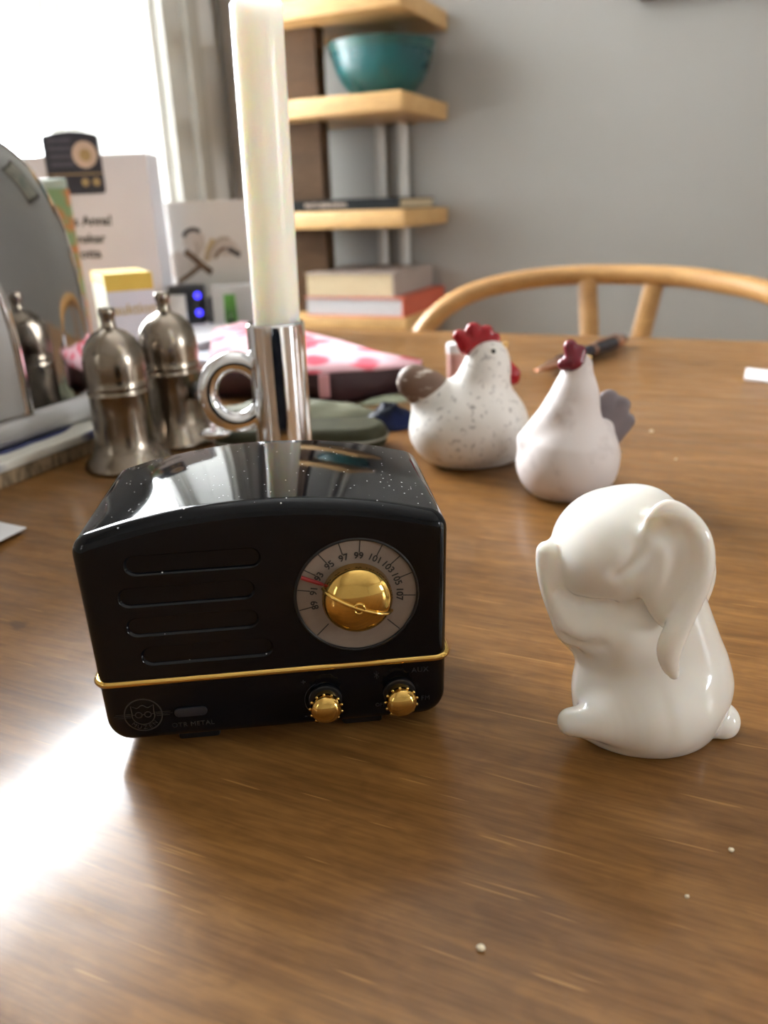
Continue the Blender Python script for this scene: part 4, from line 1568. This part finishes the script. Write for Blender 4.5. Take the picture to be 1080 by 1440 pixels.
sheet('letter_sheet', [(240, 512), (340, 516), (352, 498), (250, 494)], 0.0002, 0.004, 'paperb', 0, 'bluish folded letter lying under the bright white envelope', n=4)
sheet('envelope', [(232, 500), (335, 484), (322, 462), (240, 456)], 0.0046, 0.006, 'paper', 0.004, 'bright white envelope behind the farther silver shaker')
sheet('paper_sheet', [(-60, 745), (-60, 800), (38, 747), (-20, 730)], 0.0004, 0.0004, 'paper', 0.002, 'white paper corner poking in at the left edge of the table', n=6)
scr = sheet('paper_scrap', [(1046, 535), (1100, 541), (1102, 528), (1049, 521)], 0.0002, 0.0018, 'paper', 0.0, 'narrow white paper strip at the right edge of the table', n=2)

# pink floral pouch with maroon underside
pou = thing('floral_pouch', 'pink floral pouch with a dark maroon side behind the candle holder', 'pouch', (0, 0, T))
ft = [at_z(x, y, z) for x, y, z in ((290, 522, 0.020), (330, 520, 0.021), (380, 520, 0.022), (440, 524, 0.0215), (480, 521, 0.021), (530, 519, 0.0205), (592, 512, 0.022))]
bt = [at_z(x, y, z) for x, y, z in ((300, 462, 0.018), (340, 452, 0.023), (390, 456, 0.024), (435, 467, 0.0245), (480, 478, 0.024), (535, 495, 0.0225), (594, 506, 0.022))]
fb = [at_z(x, y, 0.0015) for x, y in ((294, 556), (330, 557), (380, 558), (440, 560), (480, 566), (530, 560), (580, 545))]
n = len(ft)
cen = sum(ft + bt, Vector((0, 0, 0))) / (2 * n)
cen.z = 0
pou.location = up(cen)
vs, fs = [], []
M_ = 6
for i in range(n):
    for k in range(M_ + 1):
        t = k / M_
        p = ft[i] * (1 - t) + bt[i] * t
        p = p + Vector((0, 0, 0.006 * math.sin(PI * t) * (1 - abs(i / (n - 1) * 2 - 1) ** 2)))
        vs.append(p - cen)
for i in range(n - 1):
    for k in range(M_):
        a = i * (M_ + 1) + k
        fs.append((a, a + M_ + 1, a + M_ + 2, a + 1))
top = mesh('pouch_top', vs, fs, 60)
o = obj('pouch_top', top, MT['floral'], pou, label='pink top printed with red roses')
sol = o.modifiers.new('thickness', 'SOLIDIFY')
sol.thickness = 0.0012
vs, fs = [], []
bb = [Vector((q.x, q.y, 0.0015)) for q in bt]
for i in range(n):
    f_ = (ft[i] - Vector((0, 0, 0.0013)), (ft[i] + fb[i]) / 2 + Vector((0, -0.004, 0)), fb[i], bb[i], bt[i] - Vector((0, 0, 0.0016)))
    vs += [p - cen for p in f_]
for i in range(n - 1):
    for k in range(4):
        a = i * 5 + k
        fs.append((a, a + 1, a + 6, a + 5))
fs.append((0, 1, 2, 3, 4))
fs.append(tuple((n - 1) * 5 + k for k in (4, 3, 2, 1, 0)))
bm = bmesh.new()
q = [bm.verts.new(v) for v in vs]
for f in fs:
    bm.faces.new([q[i] for i in f])
obj('pouch_side', bm_mesh('pouch_side', bm, 60), MT['maroon'], pou, label='dark maroon side')
tabp = (ft[4] + ft[3]) / 2 - cen
obj('zip_tab', box('zip_tab', -0.0035, 0.0035, -0.0015, 0, -0.014, 0.001, 0.0004), MT['pink'], pou, (tabp.x - 0.002, tabp.y - 0.0065, tabp.z - 0.0015), label='pink zip tab')


# crumpled low heaps
def heap(name, c, r, h, m, label, cat, seed, yaw=0.0, amp=0.25):
    rnd = random.Random(seed)
    ph = [(rnd.uniform(0, 6.3), rnd.uniform(1, 5), rnd.uniform(0, 6.3)) for _ in range(5)]
    vs, fs = [], []
    NR, NA2 = 9, 40
    for i in range(NR + 1):
        t = i / NR
        for k in range(NA2):
            a = 2 * PI * k / NA2
            wob = 1 + amp * 0.5 * sum(math.sin(a * round(p[1]) + p[0]) for p in ph) / 3
            rr = t * wob
            z = h * (1 - t ** 2.2) * (1 + amp * sum(math.sin(5 * t * p[1] + a * 2 + p[2]) for p in ph) / 4)
            vs.append((r[0] * rr * math.cos(a), r[1] * rr * math.sin(a), max(z, 0.0004) + 0.0003))
    for i in range(NR):
        for k in range(NA2):
            l = (k + 1) % NA2
            fs.append((i * NA2 + k, (i + 1) * NA2 + k, (i + 1) * NA2 + l, i * NA2 + l))
    b = len(vs)
    for k in range(NA2):
        v = vs[NR * NA2 + k]
        vs.append((v[0] * 0.98, v[1] * 0.98, 0.0))
    for k in range(NA2):
        l = (k + 1) % NA2
        fs.append((NR * NA2 + k, b + k, b + l, NR * NA2 + l))
    fs.append(tuple(range(b + NA2 - 1, b - 1, -1)))
    fs.append(tuple(range(NA2)))
    bm = bmesh.new()
    q = [bm.verts.new(v) for v in vs]
    for f in fs:
        bm.faces.new([q[i] for i in f])
    bmesh.ops.remove_doubles(bm, verts=list(bm.verts), dist=1e-6)
    o = obj(name, bm_mesh(name, bm, 60), MT[m], None, (c.x, c.y, T), (0, 0, yaw))
    return tag(o, label, cat)


oc = at_z(432, 592, 0)
heap('olive_cloth', Vector((oc.x - 0.012, oc.y + 0.012, 0)), (0.060, 0.019), 0.010, 'olive', 'crumpled olive green cloth lying in front of the floral pouch', 'cloth', 3, -0.1)
lf = at_z(545, 566, 0)
heap('paper_leaf', Vector((lf.x, lf.y + 0.002, 0)), (0.021, 0.006), 0.004, 'leaf', 'pale green strip left of the speckled hen\'s tail', 'strip', 5, 0.35, 0.15)
nv = at_z(552, 600, 0)
heap('candy_wrapper', Vector((nv.x - 0.0015, nv.y + 0.004, 0)), (0.017, 0.016), 0.012, 'navy', 'dark navy blue wrapper left of the speckled hen', 'wrapper', 11, 0.2)

# olive glasses case: a long pillow with rounded ends
gc = at_z(440, 620, 0)
cs = thing('glasses_case', 'long dark olive glasses case with rounded ends behind the candle holder', 'case', (-0.0390, 0.4085, T), math.radians(-3))
fl = Field((-0.064, -0.026, -0.001), (0.064, 0.026, 0.020), 0.0012)
fl.add(fl.cone((-0.040, 0, 0.0075), (0.030, 0, 0.0075), 0.017, 0.017, 1.0) * 1.0)
k = np.sqrt(np.maximum(np.abs(fl.X + 0.004) - 0.030, 0) ** 2 + fl.Y ** 2)
fl.F = np.maximum(k - 0.017, np.abs(fl.Z - 0.0068) - 0.0066)
fl.F = np.maximum(fl.F, (np.sqrt(np.maximum(k - 0.010, 0) ** 2 + np.maximum(np.abs(fl.Z - 0.0068) - 0.001, 0) ** 2) - 0.0064)).astype(np.float32)
obj('case_body', fl.mesh('case_body'), MT['case'], cs)
me = tube('case_seam', [(-0.004 + (0.030 if math.cos(t) > 0 else -0.030) + 0.0168 * math.cos(t), 0.0168 * math.sin(t), 0.0068) for t in np.linspace(0.001, 2 * PI + 0.001, 61)[:-1]], 0.0006, 6, True)
obj('case_seam', me, MT['clasp'], cs)

# small pink paper roll behind the hen
cl0, cl1 = at_z(641, 536, 0), at_y(641, 484, 0.562)
rollt = thing('paper_roll', 'small pink and white paper roll standing behind the speckled hen', 'roll', (cl0.x, 0.5690, T))
obj('roll_wrap', lathe('roll_wrap', [(0, 0), (0.0058, 0), (0.0062, cl1.z - 0.007), (0, cl1.z - 0.007)], 24), MT['tube'], rollt)
obj('roll_cap', lathe('roll_cap', [(0, cl1.z - 0.007), (0.0064, cl1.z - 0.007), (0.0064, cl1.z - 0.001), (0.0055, cl1.z), (0, cl1.z)], 24), MT['paper'], rollt)

# teaspoon leaning on the farther shaker
sp0, sp1 = at_z(303, 606, 0.0165), at_y(273, 545, 0.428)
spoon = thing('teaspoon', 'small teaspoon with dark handle end leaning between farther shaker and candle holder', 'spoon', (sp0.x, sp0.y, T))
pa_, pb_ = Vector((0, 0, sp0.z)), sp1 - Vector((sp0.x, sp0.y, 0))
fl = Field((-0.014, -0.014, 0.006), (0.014, 0.014, 0.026), 0.0006)
fl.add(fl.ell((0, 0, sp0.z - 0.001), (0.0085, 0.0062, 0.0030)))
fl.cut(fl.ell((0, 0, sp0.z + 0.0012), (0.0072, 0.0050, 0.0026)))
obj('spoon_bowl', fl.mesh('spoon_bowl'), MT['chrome'], spoon)
obj('spoon_stem', tube('spoon_stem', [pa_ + (pb_ - pa_) * 0.10, pa_ + (pb_ - pa_) * 0.35 - Vector((0, 0, 0.001)), pa_ + (pb_ - pa_) * 0.85], [0.0022, 0.0020, 0.0026], 10, flat=0.6), MT['rosepale'], spoon)
obj('spoon_grip', tube('spoon_grip', [pa_ + (pb_ - pa_) * 0.82, pa_ + (pb_ - pa_) * 0.90, pa_ + (pb_ - pa_) * 1.15, pa_ + (pb_ - pa_) * 1.2], [0.003, 0.0045, 0.0048, 0.003], 12, flat=0.7), MT['charger'], spoon, label='dark handle end')

# pen
p0, p1 = at_z(752, 521, 0.006), at_z(877, 476, 0.006)
dvec = p1 - p0
pl = dvec.length
pen = thing('pen', 'dark navy pen with rose gold tip and clip, behind the grey-tailed hen', 'pen', (p0.x, p0.y, T + 0.0055), math.atan2(dvec.y, dvec.x))


def along_x(me):
    me.transform(Matrix.Rotation(PI / 2, 4, 'Y'))
    return me


def seg(name, m, pr, lab=None):
    return obj(name, along_x(lathe(name, pr, 24)), MT[m], pen, label=lab)


seg('pen_tip', 'rose', [(0, 0.0), (0.0009, 0.001), (0.0018, 0.010), (0.0042, 0.024), (0.0046, 0.036), (0, 0.036)], 'rose gold cone tip')
seg('pen_barrel', 'penb', [(0, 0.036), (0.0050, 0.036), (0.0054, 0.08), (0.0052, pl * 0.58), (0, pl * 0.58)])
seg('pen_band', 'rose', [(0, pl * 0.58), (0.0055, pl * 0.58), (0.0055, pl * 0.61), (0, pl * 0.61)])
seg('pen_cap', 'penb', [(0, pl * 0.61), (0.0053, pl * 0.61), (0.0053, pl * 0.86), (0, pl * 0.86)])
seg('pen_end', 'rose', [(0, pl * 0.86), (0.0053, pl * 0.86), (0.0052, pl * 0.95), (0, pl * 0.95)], 'rose gold end ring')
seg('pen_button', 'penb', [(0, pl * 0.95), (0.0046, pl * 0.95), (0.0040, pl), (0, pl)])
obj('clip', box('clip', pl * 0.66, pl * 0.90, -0.0012, 0.0012, 0.0056, 0.0066, 0.0004), MT['rose'], pen)

# crumbs
crumbs = [(676, 1336, 0.0007, 'pale crumb alone on the front of the table before the radio'),
          (916, 608, 0.0010, 'pale crumb on the table right of the grey-tailed hen'),
          (950, 647, 0.0006, 'tiny crumb on the table, nearer than the one beside the grey tail'),
          (1028, 1197, 0.0005, 'tiny pale crumb on the table in front of the rabbit, near the right edge'),
          (966, 1262, 0.0004, 'minute pale speck on the front right of the table below the rabbit')]
for i, (px, py, r, lb) in enumerate(crumbs):
    p = at_z(px, py, 0)
    bm = bmesh.new()
    bmesh.ops.create_icosphere(bm, subdivisions=2, radius=r)
    rnd = random.Random(i)
    for v in bm.verts:
        v.co *= rnd.uniform(0.75, 1.2)
        v.co.z = v.co.z * 0.7
    zmin = min(v.co.z for v in bm.verts)
    for v in bm.verts:
        v.co.z -= zmin
    o = obj('crumb', bm_mesh('crumb', bm, 60), MT['crumb'], None, (p.x, p.y, T))
    tag(o, lb, 'crumb', 'crumbs on the table')

# ================================================================== CHAIR BEYOND THE TABLE
chx, chb = -0.150, 0.0
chair = thing('dining_chair', 'light wooden chair with curved bow back beyond the far table edge', 'chair', W(-0.150, 0.90, 0), YAW)


def ch_local(v):                 # world (table-top z) -> chair local
    p = Vector((v.x, v.y, 0))
    return Vector((p.dot(AX) + 0.150, p.dot(DX) - 0.90, v.z + T))


rail = []
for px, py in ((560, 520), (592, 470), (614, 443), (650, 418), (700, 401), (770, 390), (850, 386), (950, 389), (1020, 398), (1080, 411), (1130, 432), (1165, 462), (1190, 510)):
    b = 1.08
    for _ in range(8):
        p = at_b(px, py, b)
        a = p.dot(AX)
        b = 1.08 - 0.13 * ((a + 0.150) / 0.26) ** 2
    rail.append(ch_local(at_b(px, py, b)))
fine = []
for i in range(len(rail) - 1):
    p0_, p1_, p2_, p3_ = rail[max(i - 1, 0)], rail[i], rail[i + 1], rail[min(i + 2, len(rail) - 1)]
    for k in range(5):
        t = k / 5
        fine.append(0.5 * ((2 * p1_) + (p2_ - p0_) * t + (2 * p0_ - 5 * p1_ + 4 * p2_ - p3_) * t * t + (3 * p1_ - p0_ - 3 * p2_ + p3_) * t ** 3))
fine.append(rail[-1])
SEAT = 0.45
fine = [Vector((fine[0].x * 0.86, fine[0].y * 0.6, SEAT - 0.004))] + fine + [Vector((fine[-1].x * 0.86, fine[-1].y * 0.6, SEAT - 0.004))]
obj('bow_rail', tube('bow_rail', fine, 0.0125, 14), MT['chair'], chair)


def ch_pt(px, py, b):
    return ch_local(at_b(px, py, b))


for pts in (((826, 392), (829, 480)), ((921, 394), (899, 480))):
    a, b = ch_pt(*pts[0], 1.072), ch_pt(*pts[1], 1.05)
    low = a + (b - a) * ((SEAT - a.z) / (b.z - a.z))
    low.y = 0.10
    low.x = 0.5 * (low.x + b.x)
    me = tube('back_slat', [a, b, low], [0.0055, 0.0055, 0.005], 10, flat=2.3, sharp=40)
    obj('back_slat', me, MT['chair'], chair)
obj('seat', box('seat', -0.22, 0.22, -0.28, 0.15, SEAT - 0.035, SEAT, 0.012, 3), MT['chair'], chair)
for x in (-0.18, 0.18):
    for y in (-0.24, 0.11):
        obj('leg', tube('leg', [(x * 1.1, y * 1.1, 0), (x, y, SEAT - 0.03)], [0.013, 0.018], 14), MT['chair'], chair)

# ================================================================== SHELF IN THE CORNER
BFR = 1.3925
shelf = thing('wall_shelf', 'open wooden corner shelf with thick planks on a dark post', 'shelf', W(0, 0, 0), YAW)
obj('upright_post', box('upright_post', -0.868, -0.752, 1.455, 1.490, 0.0, 1.62), MT['post'], shelf, label='dark brown upright post')
PL = [0.4250, 0.2715, 0.0830, -0.1080]
for zz in PL:
    z = zz + T
    obj('plank', box('plank', -0.842, -0.561, BFR, B_B - 0.003, z, z + 0.0305, 0.0015), MT['shelf'], shelf)

bc = 0.5 * (at_b(462, 60, BFR + 0.11) + at_b(612, 50, BFR + 0.11))
bowl = thing('bowl', 'teal glazed ceramic bowl with a small spout on the shelf', 'bowl', W(bc.dot(AX) * 1 + 0.0, BFR + 0.115, T + 0.3022), YAW)
bowl.scale = (0.92, 0.92, 0.90)
bh = 0.100
outer = [(0, 0), (0.046, 0), (0.052, 0.003), (0.066, 0.014), (0.082, 0.032), (0.092, 0.052), (0.098, 0.072), (0.101, 0.084)]
inner_ = [(0.098, bh - 0.0005), (0.095, 0.084), (0.088, 0.056), (0.070, 0.024), (0.040, 0.008), (0, 0.006)]
obj('bowl_body', lathe('bowl_body', outer + [(0.0985, 0.0845)] + inner_[1:], 64, 'z', 50), MT['teal'], bowl)
obj('bowl_rim', lathe('bowl_rim', [(0.096, 0.084), (0.1012, 0.0842), (0.1045, 0.094), (0.1065, bh), (0.1035, bh + 0.001), (0.0985, 0.093), (0.096, 0.0845)], 64, 'z', 50), MT['tealrim'], bowl)
fl = Field((-0.13, -0.03, 0.07), (-0.06, 0.03, 0.125), 0.0014)
fl.add(fl.cone((-0.096, 0, 0.094), (-0.104, 0, 0.108), 0.017, 0.012))
fl.add(fl.cone((-0.090, 0, 0.096), (-0.078, 0, 0.099), 0.012, 0.006), 0.006)
obj('spout', fl.mesh('spout'), MT['tealrim'], bowl)


def book(name, label, a0, a1, b0, b1, z, th, cover, pages, yaw=0.0, flush=0.002, spine='left', group=None):
    ca, cb = (a0 + a1) / 2, (b0 + b1) / 2
    t = thing(name, label, 'book', W(ca, cb, T + z), YAW + yaw, group)
    w, d = (a1 - a0) / 2, (b1 - b0) / 2
    c = 0.0025
    obj('cover', box('cover', -w, w, -d, d, 0, c), MT[cover], t)
    obj('cover', box('cover', -w, w, -d, d, th - c, th), MT[cover], t)
    if spine == 'right':
        obj('spine', box('spine', w - c, w, -d, d, c, th - c), MT[cover], t)
    elif spine == 'front':
        obj('spine', box('spine', -w, w, -d, -d + c, c, th - c), MT[cover], t)
    else:
        obj('spine', box('spine', -w, w, d - c, d, c, th - c), MT[cover], t)
    obj('page_block', box('page_block', -w + c + .001 if spine != 'right' else -w + .002, w - c - .0001, -d + (c if spine == 'front' else .002), d - c - .0001, c, th - c), MT[pages], t)
    return t


bk = book('book', 'dark grey book lying flat on the middle plank, pale title on spine', -0.86 + 0.03, -0.572, BFR + 0.008, BFR + 0.19, 0.1140, 0.0195, 'bookd', 'pages', 0, 0, 'front', 'books on the shelf')
obj('spine_title', text_mesh('spine_title', 'MATS BERGMAN', 0.011, 0.0001, 1.1), MT['printd'], bk, (-0.02, -0.0912, 0.0098), (PI / 2, 0, 0))
book('book', 'orange covered book with white pages, lowest on the shelf', -0.775, -0.569, BFR + 0.006, BFR + 0.24, -0.0770, 0.036, 'booko', 'pagesw', 0, 0, 'right', 'books on the shelf')
book('book', 'thick taupe covered book with yellowed pages lying on the orange book', -0.775, -0.592, BFR + 0.008, BFR + 0.235, -0.0408, 0.044, 'bookb', 'pages', math.radians(1.5), 0, 'right', 'books on the shelf')

# picture on the back wall, its lower edge just in view
pf = thing('wall_picture', 'dark framed picture on the grey wall at the top edge', 'picture', W(-0.214, B_B - 0.002, T + 0.434), YAW)
obj('frame_bar', box('frame_bar', 0, 0.5, -0.02, 0, 0, 0.022), MT['frameb'], pf)
obj('frame_bar', box('frame_bar', 0, 0.5, -0.02, 0, 0.378, 0.40), MT['frameb'], pf)
obj('frame_bar', box('frame_bar', 0, 0.022, -0.02, 0, 0.022, 0.378), MT['frameb'], pf)
obj('frame_bar', box('frame_bar', 0.478, 0.5, -0.02, 0, 0.022, 0.378), MT['frameb'], pf)
obj('picture_print', box('picture_print', 0.022, 0.478, -0.010, -0.004, 0.022, 0.378), MT['picture'], pf)
